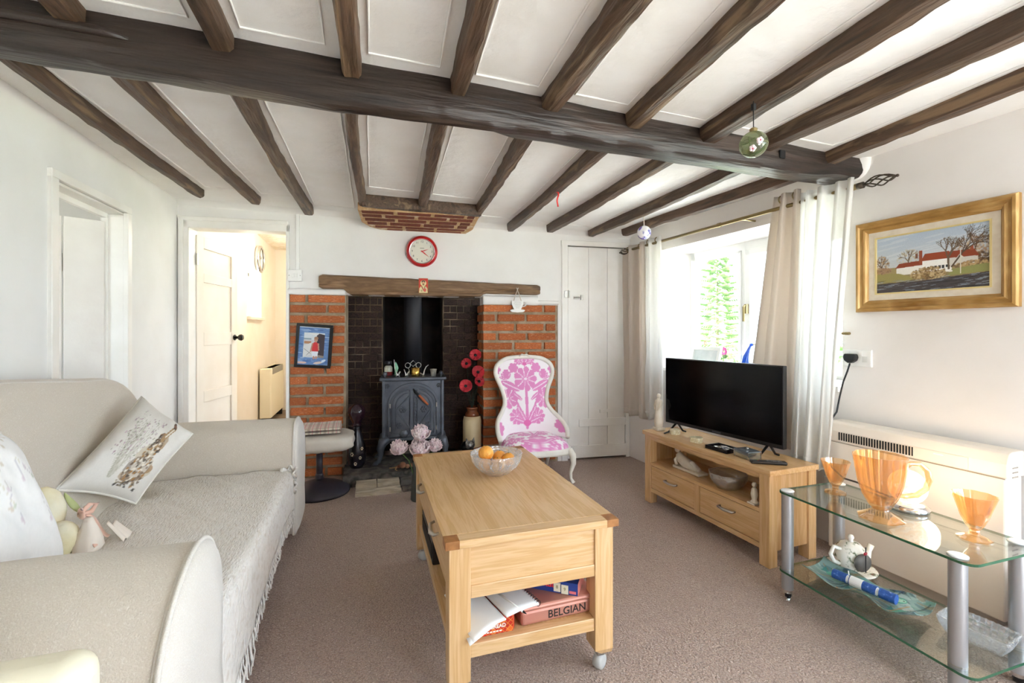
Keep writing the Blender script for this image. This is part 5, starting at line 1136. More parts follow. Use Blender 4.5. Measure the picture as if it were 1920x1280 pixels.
# ------------------------------------------------------------------ television unit and things on it
tu = thing('tv_unit', 'low oak television unit with two drawers and an open shelf', 'tv unit', (2.025, 2.245, 0), AR)
LX0, LX1, LY0, LY1 = -.175, .155, -.49, .485              # local footprint: x depth (front negative), y length
def tb(*a): return MB().box(*a)
tb(LX0 - .012, LX1, LY0 - .014, LY1 + .014, .458, .485).build('top', K['oaky'], tu, bevel=.003, local=True)
for x in (LX0, LX1 - .055):
    for y in (LY0, LY1 - .06): tb(x, x + .055, y, y + .06, 0, .458).build('leg', K['oakz'], tu, bevel=.003, local=True)
for y in (LY0 + .012, LY1 - .028): tb(LX0 + .055, LX1 - .05, y, y + .016, .075, .458).build('side_panel', K['oakz'], tu, local=True)
tb(LX1 - .02, LX1 - .008, LY0 + .05, LY1 - .05, .08, .458).build('back_panel', K['oaky'], tu, local=True)
tb(LX0 + .004, LX0 + .03, LY0 + .06, LY1 - .06, .43, .458).build('top_rail', K['oaky'], tu, local=True)
tb(LX0 + .004, LX1 - .02, LY0 + .02, LY1 - .02, .258, .278).build('shelf', K['oaky'], tu, bevel=.002, local=True)
tb(LX0 + .004, LX1 - .02, LY0 + .02, LY1 - .02, .078, .104).build('bottom_rail', K['oaky'], tu, bevel=.002, local=True)
tb(LX0 + .004, LX0 + .03, -.02, .02, .104, .258).build('divider', K['oakz'], tu, local=True)
for a, b in ((LY0 + .063, -.023), (.023, LY1 - .063)):
    d = tb(LX0 + .006, LX0 + .026, a, b, .107, .255).build('drawer', K['oaky'], tu, bevel=.002, local=True); c = (a + b) / 2
    MB().tube([(LX0 + .008, c - .05, .20), (LX0 - .014, c - .048, .20), (LX0 - .020, c, .198), (LX0 - .014, c + .048, .20), (LX0 + .008, c + .05, .20)], [.005, .007, .008, .007, .005], 8).build('handle', K['steel'], d, smooth=True, local=True)
def on_unit(x, y, z=.4855): return (x, y, z)
# television
p0, p1 = Vector((2.075, 1.843, 0)), Vector((1.95, 2.664, 0)); ta = math.atan2(-(p1 - p0).x, (p1 - p0).y); W_ = (p1 - p0).length; pc = (p0 + p1) / 2
tvo = thing('television', 'large flat black television standing on the oak unit', 'television', (pc.x, pc.y, .4855), ta)
tb(0, .03, -W_ / 2, W_ / 2, .06, .50).build('cabinet', K['black'], tvo, bevel=.003, local=True)
tb(.03, .055, -W_ / 2 + .12, W_ / 2 - .12, .10, .36).build('rear_housing', K['blackmatte'], tvo, bevel=.008, local=True)
tb(-.0015, .0, -W_ / 2 + .008, W_ / 2 - .008, .082, .492).build('screen', K['screen'], tvo, local=True)
tb(-.0018, .0, -.03, .03, .066, .074).build('badge', mat('dim_badge', '#55555c', .4, metal=.6), tvo, local=True)
for y in (-W_ / 2 + .09, W_ / 2 - .09):
    MB().tube([(.012, y, .07), (-.05, y + .01, .012), (-.085, y + .014, .004)], [.007, .006, .005], 8).tube([(.018, y, .07), (.06, y - .005, .012), (.085, y - .01, .004)], [.007, .006, .005], 8).build('foot', K['black'], tvo, smooth=True, local=True)
# ornaments on the unit
stone = mat('ivory_resin', '#e6ddcd', .55, var='#d6cab6', scale=12)
sg = thing('standing_figurine', 'slim white standing figurine at the far end of the unit', 'figurine', on_unit(1.915, 2.69))
tb(-.032, .032, -.03, .03, 0, .02).build('plinth', stone, sg, bevel=.004, local=True)
MB().lathe([(.026, .02), (.03, .06), (.024, .12), (.021, .155), (.026, .185), (.024, .205), (.010, .214), (.009, .222)], 16, mod=lambda t, i: 1 + .10 * math.cos(5 * t + i)).ell((0, 0, .236), (.013, .014, .017), 12, 8).build('draped_body', stone, sg, smooth=True, local=True)
for s in (-1, 1): MB().tube([(0, s * .024, .20), (-.012, s * .032, .165), (-.022, s * .014, .14)], [.008, .007, .005], 8).build('arm', stone, sg, smooth=True, local=True)
wl_ = thing('white_lantern', 'small white lantern with wire handle behind the standing figurine', 'lantern', on_unit(2.125, 2.70))
MB().lathe([(.035, 0), (.035, .006), (.030, .012), (.034, .18), (.04, .19), (.04, .25), (.03, .255)], 16).build('lantern_body', mat('floral_china', '#efe6e4', .3, var=['#f3eeea', '#d9a8b8', '#8f86b4'], scale=26, lo=.45, hi=.8), wl_, smooth=True, local=True)
MB().tube([(0, -.035, .25), (0, -.02, .29), (0, 0, .30), (0, .02, .29), (0, .035, .25)], .0025, 6).build('wire_handle', K['steel'], wl_, local=True)
sh_ = mat('shell_inlay', '#e4dcbc', .45, var=['#cfc39c', '#f0ead4'], scale=60)
tx = thing('trinket_box', 'small round cream shell trinket box nearest the television foot', 'trinket box', on_unit(1.94, 2.55))
MB().lathe([(.032, 0), (.034, .004), (.034, .018), (.031, .02)], 20).build('box_body', sh_, tx, local=True); MB().lathe([(.035, .02), (.035, .026), (.028, .034), (0, .036)], 20).build('lid', sh_, tx, smooth=True, local=True)
tx2 = thing('trinket_box', 'small heart-shaped cream shell trinket box before the television', 'trinket box', on_unit(1.93, 2.33), .4)
hp_ = [(.038 * math.cos(a) * (1 + .12 * math.cos(3 * a)), .036 * math.sin(a)) for a in [q * 2 * pi / 24 for q in range(24)]]
MB().prism(hp_, 0, .018).build('box_body', sh_, tx2, local=True); MB().prism([(a * 1.04, b * 1.04) for a, b in hp_], .0185, .03).build('lid', sh_, tx2, bevel=.003, local=True)
ty_ = thing('black_tray', 'square black jewellery tray on the television unit', 'tray', on_unit(1.945, 2.13), .12)
tb(-.055, .055, -.075, .075, 0, .006).build('tray_base', K['black'], ty_, local=True)
for a in ((-.055, -.047, -.075, .075), (.047, .055, -.075, .075), (-.047, .047, -.075, -.067), (-.047, .047, .067, .075)): tb(*a, .006, .02).build('tray_side', K['black'], ty_, bevel=.001, local=True)
nk = thing('silver_necklace', 'silver necklace coiled in the black tray', 'necklace', (1.945, 2.12, .4925)); rq = random.Random(5)
MB().tube([(.03 * math.cos(a * 1.7), .045 * math.sin(a * 2.3), .004 + .003 * math.sin(a * 3) + .002) for a in [q * .3 for q in range(40)]], .0022, 5).build('chain', K['chrome'], nk, local=True); MB().ell((-.01, .02, .008), (.01, .012, .006), 10, 8).build('pendant', K['steel'], nk, smooth=True, local=True)
gx = thing('glass_trinket_box', 'mirrored glass box with a knob lid beside the remote', 'trinket box', on_unit(1.955, 1.96), -.05)
gm = mat('mirror_glass', '#aeb4b4', .12, metal=.85)
tb(-.04, .04, -.05, .05, .004, .036).build('glass_sides', gm, gx, local=True); tb(-.042, .042, -.052, .052, .036, .043).build('lid', mat('smoky_lid', '#8f9aa4', .1, metal=.6), gx, bevel=.001, local=True); MB().ell((0, 0, .05), .007, 12, 8).build('knob', K['chrome'], gx, smooth=True, local=True)
for x in (-.041, .041):
    for y in (-.051, .051): tb(x - .002, x + .002, y - .002, y + .002, 0, .04).build('corner_strip', K['chrome'], gx, local=True)
rc = thing('remote_control', 'black remote control at the near end of the unit', 'remote', on_unit(1.965, 1.835), 1.05)
tb(-.02, .02, -.085, .085, .0, .016).build('case', K['black'], rc, bevel=.006, seg=3, local=True)
tb(-.014, .014, -.06, .01, .0155, .0172).build('keypad', mat('grey_keys', '#8d8d92', .5, var='#3a3a3e', scale=120, lo=.45, hi=.55), rc, local=True)
for i in range(3): MB().lathe([(.0035, .016), (.003, .0182)], 8, T(-.008 + .008 * i, .05, 0)).build('button', mat('key', '#b04040' if i == 0 else '#7d9a6a', .5), rc, local=True)
# inside the open shelf
rf = thing('reclining_sculpture', 'ivory sculpture of a draped reclining figure on the open shelf', 'sculpture', (1.95, 2.43, .279), AR)
tb(-.04, .04, -.13, .10, 0, .016).build('plinth', stone, rf, bevel=.004, local=True)
MB().tube([(0, .085, .085), (0, .06, .06), (0, .02, .042), (0, -.04, .036), (0, -.10, .026)], [.022, .032, .034, .028, .012], 14).tube([(-.01, .07, .08), (-.03, .085, .05), (-.03, .07, .02)], .011, 8).tube([(.0, -.02, .05), (-.012, -.05, .062), (-.012, -.08, .03)], .013, 8).build('draped_body', stone, rf, smooth=True, local=True)
MB().ell((0, .098, .112), (.018, .02, .022), 12, 10).build('head', stone, rf, smooth=True, local=True)
gbw = thing('glass_bowl', 'clear swirled glass bowl on the open shelf of the unit', 'bowl', (1.945, 2.09, .279))
MB().lathe([(.05, 0), (.06, .004), (.095, .05), (.10, .085), (.095, .085), (.088, .052), (.055, .012), (0, .01)], 40, mod=lambda t, i: 1 + .05 * math.cos(8 * t + i * .6)).build('bowl_body', glass('swirled_clear_glass', '#eeeeec', .16, .05, bump=.5, bscale=30, haze=.10, hazecol='#f4f2ee'), gbw, local=True, smooth=True)
MB().tube([(.098 * math.cos(a) * (1 + .05 * math.cos(8 * a + 1.8)), .098 * math.sin(a) * (1 + .05 * math.cos(8 * a + 1.8)), .086) for a in [q * 2 * pi / 48 for q in range(48)]], .003, 6, closed=True).build('rim', K['crystal'], gbw, local=True)
sg2 = thing('small_figurine', 'little white figurine at the near end of the open shelf', 'figurine', (1.90, 1.86, .279))
MB().lathe([(.02, 0), (.02, .01), (.012, .02), (.018, .05), (.014, .075), (.006, .085)], 12).build('body', stone, sg2, smooth=True, local=True); MB().ell((0, 0, .098), .013, 10, 8).build('head', stone, sg2, smooth=True, local=True); tb(-.024, .024, -.024, .024, 0, .008).build('plinth', stone, sg2, local=True)
# ------------------------------------------------------------------ window sill things
SZ = Z0 + .0305
pfz = thing('white_photo_stand', 'white frame lying on the window sill behind the television', 'frame', (2.56, 2.98, SZ), AR)
frame4(MB(), .30, .16, .025, 0, .02, T(0, 0, .09) @ RZ(-pi / 2) @ RX(pi / 2 - .25)).build('frame', K['white'], pfz, local=True); tb(0, .06, -.12, .12, 0, .012).build('foot', K['white'], pfz, local=True); MB().box(-.13, .13, -.06, .06, -.002, .004, T(0, 0, .09) @ RZ(-pi / 2) @ RX(pi / 2 - .25)).build('picture', mat('pale_picture', '#e9ecec', .6, var='#cfd8d6', scale=9), pfz, local=True)
bo = thing('straw_flower', 'dried straw flower standing up behind the white frame', 'flower', (2.62, 3.06, SZ))
MB().tube([(0, 0, 0), (0, 0, .19)], .003, 6).build('stem', K['brass'], bo, local=True)
for k in range(10): MB().ell((0, .012 * math.cos(k * pi / 5), .20 + .012 * math.sin(k * pi / 5)), (.004, .007, .007), 6, 5).build('petal', mat('straw', '#c9a48a', .8), bo, local=True)
pf = thing('pink_flower', 'bright pink flower in a small pot on the window sill', 'potted flower', (2.62, 2.86, SZ))
MB().lathe([(.03, 0), (.042, .06), (.045, .065), (.04, .065), (.03, .01), (0, .01)], 16).build('pot', K['whiteware'], pf, local=True, smooth=True); MB().tube([(0, 0, .02), (0, .005, .12)], .003, 6).build('stem', mat('sill_stem', '#5a7a3f', .7), pf, local=True)
for k in range(8): MB().ell((.004, .022 * math.cos(k * pi / 4), .14 + .022 * math.sin(k * pi / 4)), (.006, .014, .014), 8, 6).build('petal', mat('magenta_petal', '#d05a98', .6), pf, smooth=True, local=True)
for k in range(3): MB().ell((0, .03 * math.cos(k * 2), .085 + .01 * k), (.004, .022, .012), 8, 6).build('leaf', mat('sill_leaf', '#6a8a4a', .6), pf, smooth=True, local=True)
bd = thing('glass_bird', 'tall blue and clear glass bird on the window sill', 'glass bird', (2.62, 2.63, SZ), .2)
bgl = glass('blue_glass', '#4f86c9', .12, .03, haze=.25, hazecol='#3f74c4')
MB().lathe([(.028, 0), (.03, .008), (.016, .02)], 16).build('base', K['crystal'], bd, local=True)
MB().tube([(0, .01, .015), (0, .018, .06), (0, .008, .11), (0, -.012, .16), (0, -.028, .195)], [.016, .026, .022, .012, .007], 12).build('body', bgl, bd, smooth=True, local=True); MB().ell((0, -.034, .20), (.012, .016, .012), 12, 8).build('head', bgl, bd, smooth=True, local=True)
MB().tube([(0, -.045, .20), (0, -.072, .206)], [.005, .001], 8).build('beak', K['brass'], bd, local=True); MB().tube([(0, .03, .05), (0, .045, .11), (0, .03, .17)], [.012, .010, .002], 10).build('wing', K['crystal'], bd, smooth=True, local=True)

# ------------------------------------------------------------------ curtains and rod
cr_ = thing('curtain_rod', 'brass curtain rod with twisted cage finials above the window', 'curtain rod', (2.27, 2.55, 1.885), AR)
def RW(n, y, z): return MR @ Vector((-n, y, z))
MB().tube([RW(.13, 1.64, 1.885), RW(.13, 3.52, 1.885)], .011, 12).build('rod', K['brass'], cr_, smooth=True)
for y in (2.52, 1.655): MB().tube([RW(.13, y - .012, 1.885), RW(.13, y + .012, 1.885)], .015, 12).build('collar', K['brass'], cr_)
for y in (1.80, 2.35, 3.46): MB().tube([RW(.0, y, 1.885), RW(.13, y, 1.885)], .006, 8).build('bracket', K['brass'], cr_)
for (y, s) in ((1.63, -1), (3.53, 1)):
    f = MB().tube([RW(.13, y - .012 * s, 1.885), RW(.13, y + .015 * s, 1.885)], .016, 12).ell(tuple(RW(.13, y + .16 * s, 1.885)), .007, 8, 6).build('finial', K['bronze'], cr_, smooth=True)
    for k in range(5): MB().tube([RW(.13 + .026 * math.sin(pi * t) * math.cos(k * 1.257 + t * 3.2), y + s * (.012 + .145 * t), 1.885 + .026 * math.sin(pi * t) * math.sin(k * 1.257 + t * 3.2)) for t in [q / 10 for q in range(11)]], .0035, 6).build('cage_wire', K['bronze'], f, smooth=True)
beige = cloth('beige_curtain_cloth', '#e6dcd2', .34); sheer = cloth('white_sheer_cloth', '#f8f7f4', .55, .22); whitec = cloth('white_curtain_cloth', '#f3f1ee', .4)
def curtain(name, label, m, y0, y1, b0, b1, zt, zb, n, pleats, amp, hang=.0, seed=0, rings=True, nb=None, head=.03):
    nb = n if nb is None else nb
    def f(u, v):
        y = (y0 + (y1 - y0) * u) * (1 - v) + (b0 + (b1 - b0) * u) * v
        a = amp * (1 + .3 * math.sin(seed + u * 7)) * (.8 + .5 * v)
        k = 2 * pi * pleats * (u + .02 * math.sin(5 * v + seed) * v + .05 * math.sin(6.3 * u + seed * 2) * (u * (1 - u) * 4))
        nn = n + (nb - n) * v + a * math.sin(k) + .012 * n3(u * 6, v * 4, seed) * v
        z = zt + (zb - zt) * v + (.008 * math.sin(k * .5) if v > .98 else 0)
        return tuple(RW(nn, y + .25 * a * math.cos(2 * k), z))
    t = thing(name, label, 'curtain', tuple(RW(n, (b0 + b1) / 2, zb)), AR)
    MB().grid(f, 16 * pleats + 1, 40).build('curtain_cloth', m, t, smooth=True, solid=.002)
    MB().grid(lambda u, v: f(u, .965 + .035 * v), 16 * pleats + 1, 4).build('hem', m, t, smooth=True, solid=.006)
    if rings:
        for k in range(pleats):
            u = (k + .5) / pleats; y = y0 + (y1 - y0) * u; MB().tube([RW(n + .022 * math.cos(a), y, zt - head + .022 * math.sin(a)) for a in [q * pi / 6 for q in range(12)]], .004, 6, closed=True).build('eyelet', K['brass'], t, smooth=True)
    return t
curtain('beige_curtain', 'beige curtain gathered in the far corner of the window', beige, 3.30, 3.64, 3.28, 3.62, 1.92, .43, .13, 2, .03, seed=1)
curtain('white_curtain', 'white curtain hanging inside the far beige one', whitec, 3.10, 3.31, 3.06, 3.30, 1.93, .45, .14, 2, .022, seed=4)
curtain('beige_curtain', 'beige curtain behind the near end of the television', beige, 1.93, 2.10, 1.93, 2.32, 1.96, .50, .13, 2, .032, seed=2, nb=.13)
curtain('sheer_curtain', 'white sheer curtain hanging in front of the near beige curtain', sheer, 1.64, 1.92, 1.73, 1.935, 1.93, .452, .15, 4, .022, seed=3, rings=False, nb=.20)
tbk = thing('tieback_hook', 'small brass curtain hook on the wall beside the sheer curtain', 'hook', tuple(RW(0, 1.765, 1.155)), AR)
MB().tube([RW(0, 1.765, 1.156), RW(.03, 1.765, 1.156)], .008, 10).build('stem', K['brass'], tbk); MB().tube([RW(.03, 1.785, 1.156), RW(.03, 1.745, 1.156)], .007, 8).build('crossbar', K['brass'], tbk)

# ------------------------------------------------------------------ painting, socket, heater
def RP(y, z, n=0): return MR @ T(-n, y, z) @ RZ(-pi / 2) @ RX(pi / 2)
pt = thing('landscape_painting', 'gilt framed painting of a white cottage with red roofs', 'painting', tuple(RW(0, 1.414, 1.49)), AR)
PW, PH = .607, .452; PM = RP(1.414, 1.492, .002)
gf = mat('gilt_wood', '#bb9152', .42, metal=.3, var=['#a98043', '#c8a266', '#9c7238'], scale=30, stretch=(1, .12, .12), bump=.15, bscale=60, detail=3)
prf = [(0, 0), (0, .022), (.006, .030), (.016, .032), (.022, .024), (.03, .022), (.04, .028), (.046, .024), (.052, .016), (.056, .012), (.056, 0)]
for (ax, L_, D_) in ((0, PW, PH), (1, PH, PW), (2, PW, PH), (3, PH, PW)):
    MM = PM @ RZ(ax * pi / 2); mb = MB(); k = len(prf)
    for e in (-1, 1): mb.v += [tuple(MM @ Vector((e * (L_ / 2 - d), -D_ / 2 + d, h))) for d, h in prf]
    for j in range(k): mb.f.append((j, (j + 1) % k, k + (j + 1) % k, k + j))
    mb.f += [tuple(range(k)), tuple(range(k, 2 * k))]
    mb.build('frame_moulding', gf, pt)
frame4(MB(), PW - .108, PH - .108, .030, .0, .010, PM).build('linen_slip', mat('linen_slip', '#e6dccb', .8, var='#dccfbb', scale=30), pt)
frame4(MB(), PW - .168, PH - .168, .007, .0, .013, PM).build('gilt_slip', mat('pale_gilt', '#e3d093', .4, metal=.3), pt)
aw, ah = PW - .18, PH - .18; cv = CV(aw / ah, 170, '#c3cdd4'); rq = random.Random(21); A = aw / ah
for k in range(170): cv.put(cv.Y > .35 + k * .65 / 170, tuple(np.array((.80, .81, .80)) * (1 - k / 170) + np.array((.70, .76, .83)) * (k / 170)))
for k in range(25): cv.ell(rq.uniform(0, A), rq.uniform(.6, 1), rq.uniform(.1, .3), .015, '#d9dde0', .12, .35)
cv.rect(0, 0, A, .42, '#8d7f58'); cv.rect(0, .3, A, .44, '#a08f63')
def tree(x, y, L_, a, w, d, col):
    x2, y2 = x + L_ * math.cos(a), y + L_ * math.sin(a); cv.line(x, y, x2, y2, w, col)
    if d > 0:
        for k in range(3 if d > 2 else 2): tree(x2, y2, L_ * rq.uniform(.62, .8), a + rq.uniform(-.65, .65), w * .65, d - 1, col)
def bush(x, y, rx, ry, n, cols, a=.6):
    for k in range(n):
        t = rq.uniform(0, 2 * pi); q = rq.random() ** .5; cv.ell(x + rx * q * math.cos(t), y + ry * q * math.sin(t), .018, .014, rq.choice(cols), rq.random() * 3, a)
autumn = ['#a5815a', '#b9986e', '#8a6a48', '#c4a880', '#7a5c40']
bush(.08, .50, .13, .17, 160, autumn, .5); tree(.08, .36, .10, 1.6, .008, 4, '#5c4a3a'); bush(.5, .58, .17, .16, 110, ['#c2b89f', '#b3a27e', '#cfc7b3'], .45); tree(.5, .42, .10, 1.57, .010, 4, '#6d5c49')
bush(A - .18, .55, .30, .27, 420, autumn, .5); tree(A - .2, .35, .16, 1.6, .011, 5, '#6a4c34'); bush(A - .1, .42, .2, .12, 200, ['#5e4733', '#7a5c40', '#49382a'], .7)
cv.poly([(.32, .30), (.32, .42), (.40, .44), (.78, .44), (.78, .30)], '#e9e6de'); cv.poly([(.30, .42), (.36, .50), (.76, .52), (.76, .44)], '#8f4630'); cv.poly([(.70, .30), (.70, .50), (.78, .54), (1.1, .52), (1.1, .28)], '#f0eee8')
cv.poly([(.68, .50), (.74, .62), (1.06, .62), (1.12, .50)], '#96492f'); cv.poly([(1.04, .36), (1.04, .50), (1.42, .50), (1.42, .38)], '#cfcbc2'); cv.poly([(1.02, .50), (1.08, .61), (1.38, .60), (1.44, .49)], '#8d432c'); cv.rect(.655, .46, .70, .68, '#9a5238'); cv.rect(1.33, .58, 1.37, .66, '#9a5238'); cv.rect(.60, .56, .64, .64, '#7f5a46')
for x in (.82, .87, .92, .97): cv.rect(x, .345, x + .035, .40, '#3c3f42')
cv.rect(.77, .345, .80, .39, '#33363a'); cv.rect(1.02, .36, 1.05, .40, '#33363a'); cv.poly([(1.16, .49), (1.20, .55), (1.25, .49)], '#ddd8cc')
tree(1.06, .33, .17, 1.62, .014, 5, '#6b5a48'); tree(1.10, .36, .24, 1.0, .012, 5, '#5c4b3c')
cv.poly([(0, .2), (0, .36), (.35, .33), (.6, .24), (.5, .18)], '#9a9058'); bush(.78, .28, .25, .11, 330, ['#b0966a', '#8d7048', '#c6ae84', '#6d5638'], .75); bush(.1, .40, .14, .05, 60, ['#8d6f58', '#a58468'], .8); bush(1.35, .36, .22, .06, 150, ['#a9895e', '#6d5640', '#bfa274'], .75)
cv.poly([(1.05, .22), (1.6, .24), (1.75, .32), (1.5, .36), (1.1, .32)], '#8f9058'); cv.poly([(0, 0), (0, .17), (.6, .17), (1.1, .20), (1.7, .24), (A, .30), (A, 0)], '#4d4748')
for k in range(140): x, y = rq.uniform(0, A), rq.uniform(0, .22); cv.ell(x, y, rq.uniform(.03, .1), .006, rq.choice(['#2f2a2c', '#7d8894', '#9aa5b0', '#5c5450', '#3a3436']), .08, .6)
cv.line(A - .36, .24, A - .36, .62, .008, '#d8d2c2'); cv.ell(1.08, .29, .03, .015, '#e8e4da'); cv.grain(.12)
MB().box(-aw / 2 - .01, aw / 2 + .01, -ah / 2 - .01, ah / 2 + .01, 0, .006, PM).build('board', K['blackmatte'], pt); print_sheet('canvas', cv, aw, ah, PM @ T(0, 0, .0068), K['vcgloss'], pt)

sk = thing('wall_socket', 'white double wall socket beside the sheer curtain', 'socket', tuple(RW(0, 1.722, 1.03)), AR)
SM = RP(1.722, 1.028); MB().box(-.072, .072, -.044, .044, 0, .012, SM).build('face_plate', K['white'], sk, bevel=.004)
for x in (-.045, .015): MB().box(x, x + .014, .014, .032, .012, .016, SM).build('rocker', K['white'], sk)
MB().box(.028, .052, -.02, .01, .0118, .0126, SM).build('outlet', mat('outlet_grey', '#d8d8d4', .5), sk)
pg = thing('mains_plug', 'black mains plug with its cable in the wall socket', 'plug', tuple(RW(.012, 1.745, 1.02)), AR)
MB().prism([(-.026, .022), (.026, .022), (.032, .005), (.026, -.014), (.008, -.026), (-.008, -.026), (-.026, -.014), (-.032, .005)], .0125, .045, SM @ T(-.018, .0, 0)).build('plug_body', K['black'], pg, bevel=.006, seg=3)
MB().tube([RW(.035, 1.74, 1.0), RW(.05, 1.742, .96), RW(.04, 1.77, .90), RW(.045, 1.785, .82), RW(.06, 1.79, .74), RW(.14, 1.795, .66), RW(.16, 1.80, .52), RW(.19, 1.72, .47), (2.20, 1.62, .455), (2.13, 1.50, .478), (2.08, 1.36, .478), (2.06, 1.29, .482)], .0042, 8).build('cable', K['black'], pg, smooth=True)
ht = thing('storage_heater', 'cream storage heater with a black slotted grille under the socket', 'heater', tuple(RW(.08, 1.445, 0)), AR)
hcm = mat('cream_enamel', '#efe7dc', .4, var='#e9dfd2', scale=3)
HY0, HY1 = 1.105, 1.785
def hb(n0, n1, y0, y1, z0, z1): return MB().box(-n1, -n0, y0, y1, z0, z1, MR)
hb(.015, .135, HY0, HY1, .045, .60).build('casing', hcm, ht, bevel=.006)
MB().prism([(-.135, .60), (-.135, .655), (-.118, .692), (-.10, .700), (-.015, .700), (-.015, .60)], 0, HY1 - HY0 + .012, MR @ T(0, HY1 + .006, 0) @ RX(pi / 2)).build('top_hood', hcm, ht, bevel=.004)
hb(.03, .12, HY0 + .03, HY1 - .03, 0, .045).build('plinth', mat('grey_plinth', '#b8afa4', .6), ht)
def slope(y0, y1, t0, t1, off, nm, m, parent=ht): return MB().grid(lambda u, v: tuple(RW(.1355 + off, y0 + (y1 - y0) * u, .605 + .048 * (t0 + (t1 - t0) * v))), 2, 2).build(nm, m, parent, solid=.0015)
for i in range(28): y = HY1 - .055 - i * .0118; slope(y, y - .0062, .12, .95, .0006, 'grille_slot', K['blackmatte'])
fl_ = slope(HY0 + .11, HY0 + .30, .05, 1, .002, 'control_flap', hcm); MB().box(-.1395, -.136, HY0 + .19, HY0 + .225, .640, .645, MR).build('flap_catch', K['white'], fl_)
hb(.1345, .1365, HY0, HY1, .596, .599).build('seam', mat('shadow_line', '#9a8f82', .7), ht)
for i in range(3): MB().box(-.10, -.06, HY0 - .007, HY0 - .005, .60 + i * .018, .605 + i * .018, MR).build('end_vent', mat('vent_grey', '#a39a8e', .6), ht)
sk2 = thing('fused_spur', 'white fused spur on the wall behind the television unit end', 'socket', tuple(RW(0, 1.83, .30)), AR)
MB().box(-.045, .045, -.07, .07, 0, .035, RP(1.84, .30)).build('back_box', K['white'], sk2, bevel=.003); MB().box(-.02, .02, -.02, .02, .035, .04, RP(1.84, .31)).build('rocker', K['white'], sk2)
wf2 = thing('wall_flex', 'thin black flex trailing down the wall behind the unit to the floor', 'cable', (2.27, 3.1, 0))
MB().tube([RW(.012, 3.25, .22), RW(.02, 3.16, .16), RW(.05, 3.05, .06), RW(.10, 2.95, .012)], .004, 6).build('flex', K['black'], wf2); MB().box(-.10, -.05, 2.92, 2.98, 0, .05, MR).build('adaptor', K['black'], wf2, bevel=.005)

# ------------------------------------------------------------------ glass trolley
tr_ = thing('glass_trolley', 'two-tier glass trolley with silver legs and castors', 'trolley', (1.895, 1.22, 0))
gx0, gx1, gy0, gy1 = 1.715, 2.085, .875, 1.562
def rrect(x0, x1, y0, y1, r, n=6):
    P = []
    for cx, cy, a0 in ((x1 - r, y1 - r, 0), (x0 + r, y1 - r, pi / 2), (x0 + r, y0 + r, pi), (x1 - r, y0 + r, 1.5 * pi)): P += [(cx + r * math.cos(a0 + pi / 2 * i / n), cy + r * math.sin(a0 + pi / 2 * i / n)) for i in range(n + 1)]
    return P
for z in (.462, .122):
    P = rrect(gx0, gx1, gy0, gy1, .035); Q = [(gx0 + (x - gx0) * .994 + .001, gy0 + (y - gy0) * .997 + .001) for x, y in P]
    sf = MB().prism(Q, z, z + .008).build('glass_shelf', K['glassshelf'], tr_)
    MB().ring(P, Q, z, z + .008).build('glass_edge', K['glassedge'], sf)
for (x, y) in ((1.748, 1.532), (1.748, .93), (2.052, 1.532), (2.052, .93)):
    lg = MB().lathe([(.023, .045), (.0235, .05), (.0235, .455), (.023, .461)], 20, T(x, y, 0)).build('leg', K['alu'], tr_, smooth=False, auto=40)
    MB().lathe([(.0242, .135), (.0242, .139)], 20, T(x, y, 0)).lathe([(.0242, .113), (.0242, .118)], 20, T(x, y, 0)).build('joint_ring', K['steel'], lg)
    MB().lathe([(.026, .4705), (.026, .474), (.02, .477)], 20, T(x, y, 0)).build('cap', mat('white_cap', '#e9ecec', .25), lg, smooth=True)
    MB().lathe([(.018, .03), (.018, .046)], 14, T(x, y, 0)).build('castor_stem', K['chrome'], lg)
    MB().lathe([(.01, -.012), (.024, -.011), (.026, 0), (.024, .011), (.01, .012)], 18, T(x + .012, y + .006, .026) @ RZ(.6) @ RX(pi / 2)).build('castor_wheel', K['black'], lg, smooth=True)
    if x < 1.8 and y > 1: MB().box(-.03, .012, -.008, .008, .012, .02, T(x - .012, y - .02, 0) @ RZ(.5)).build('brake_lever', K['chrome'], lg, bevel=.003)
TZ, BZ = .4705, .1305
def panel(t, i, n): return 1 + .07 * abs(math.cos(n / 2 * t)) - .04
def goblet(label, x, y, s, rz):
    g = thing('amber_goblet', label, 'goblet', (x, y, TZ), rz, 'amber glass goblets on the trolley')
    MB().lathe([(.040 * s, 0), (.041 * s, .004 * s), (.03 * s, .010 * s), (.012 * s, .018 * s)], 16, mod=lambda t, i: 1 + .06 * math.cos(8 * t)).build('foot', K['amber'], g, local=True, auto=30)
    MB().lathe([(.012 * s, .018 * s), (.013 * s, .026 * s), (.012 * s, .030 * s)], 16).build('stem', K['amber'], g, local=True)
    MB().lathe([(.012 * s, .030 * s), (.022 * s, .044 * s), (.034 * s, .072 * s), (.045 * s, .11 * s), (.055 * s, .142 * s), (.052 * s, .142 * s), (.042 * s, .11 * s), (.031 * s, .074 * s), (.018 * s, .048 * s), (0, .04 * s)], 40, mod=lambda t, i: panel(t, i, 10)).build('cup', K['amber'], g, local=True, auto=30)
    return g
goblet('smaller-looking amber glass goblet at the far end of the trolley', 1.925, 1.452, .98, .2)
goblet('amber glass goblet at the near end of the trolley', 1.945, .99, 1.05, .5)
jg = thing('amber_jug', 'large amber pressed glass jug on the trolley top', 'jug', (1.825, 1.205, TZ), -.45)
MB().lathe([(.068, 0), (.07, .005), (.055, .014), (.028, .03), (.024, .036)], 32, mod=lambda t, i: 1 + .05 * math.cos(8 * t)).build('foot', K['amber'], jg, local=True, auto=30)
def jm(t, i): return panel(t, i, 14) * (1 + .16 * max(0, math.cos(t - pi)) ** 14 * (i in (5, 6)))
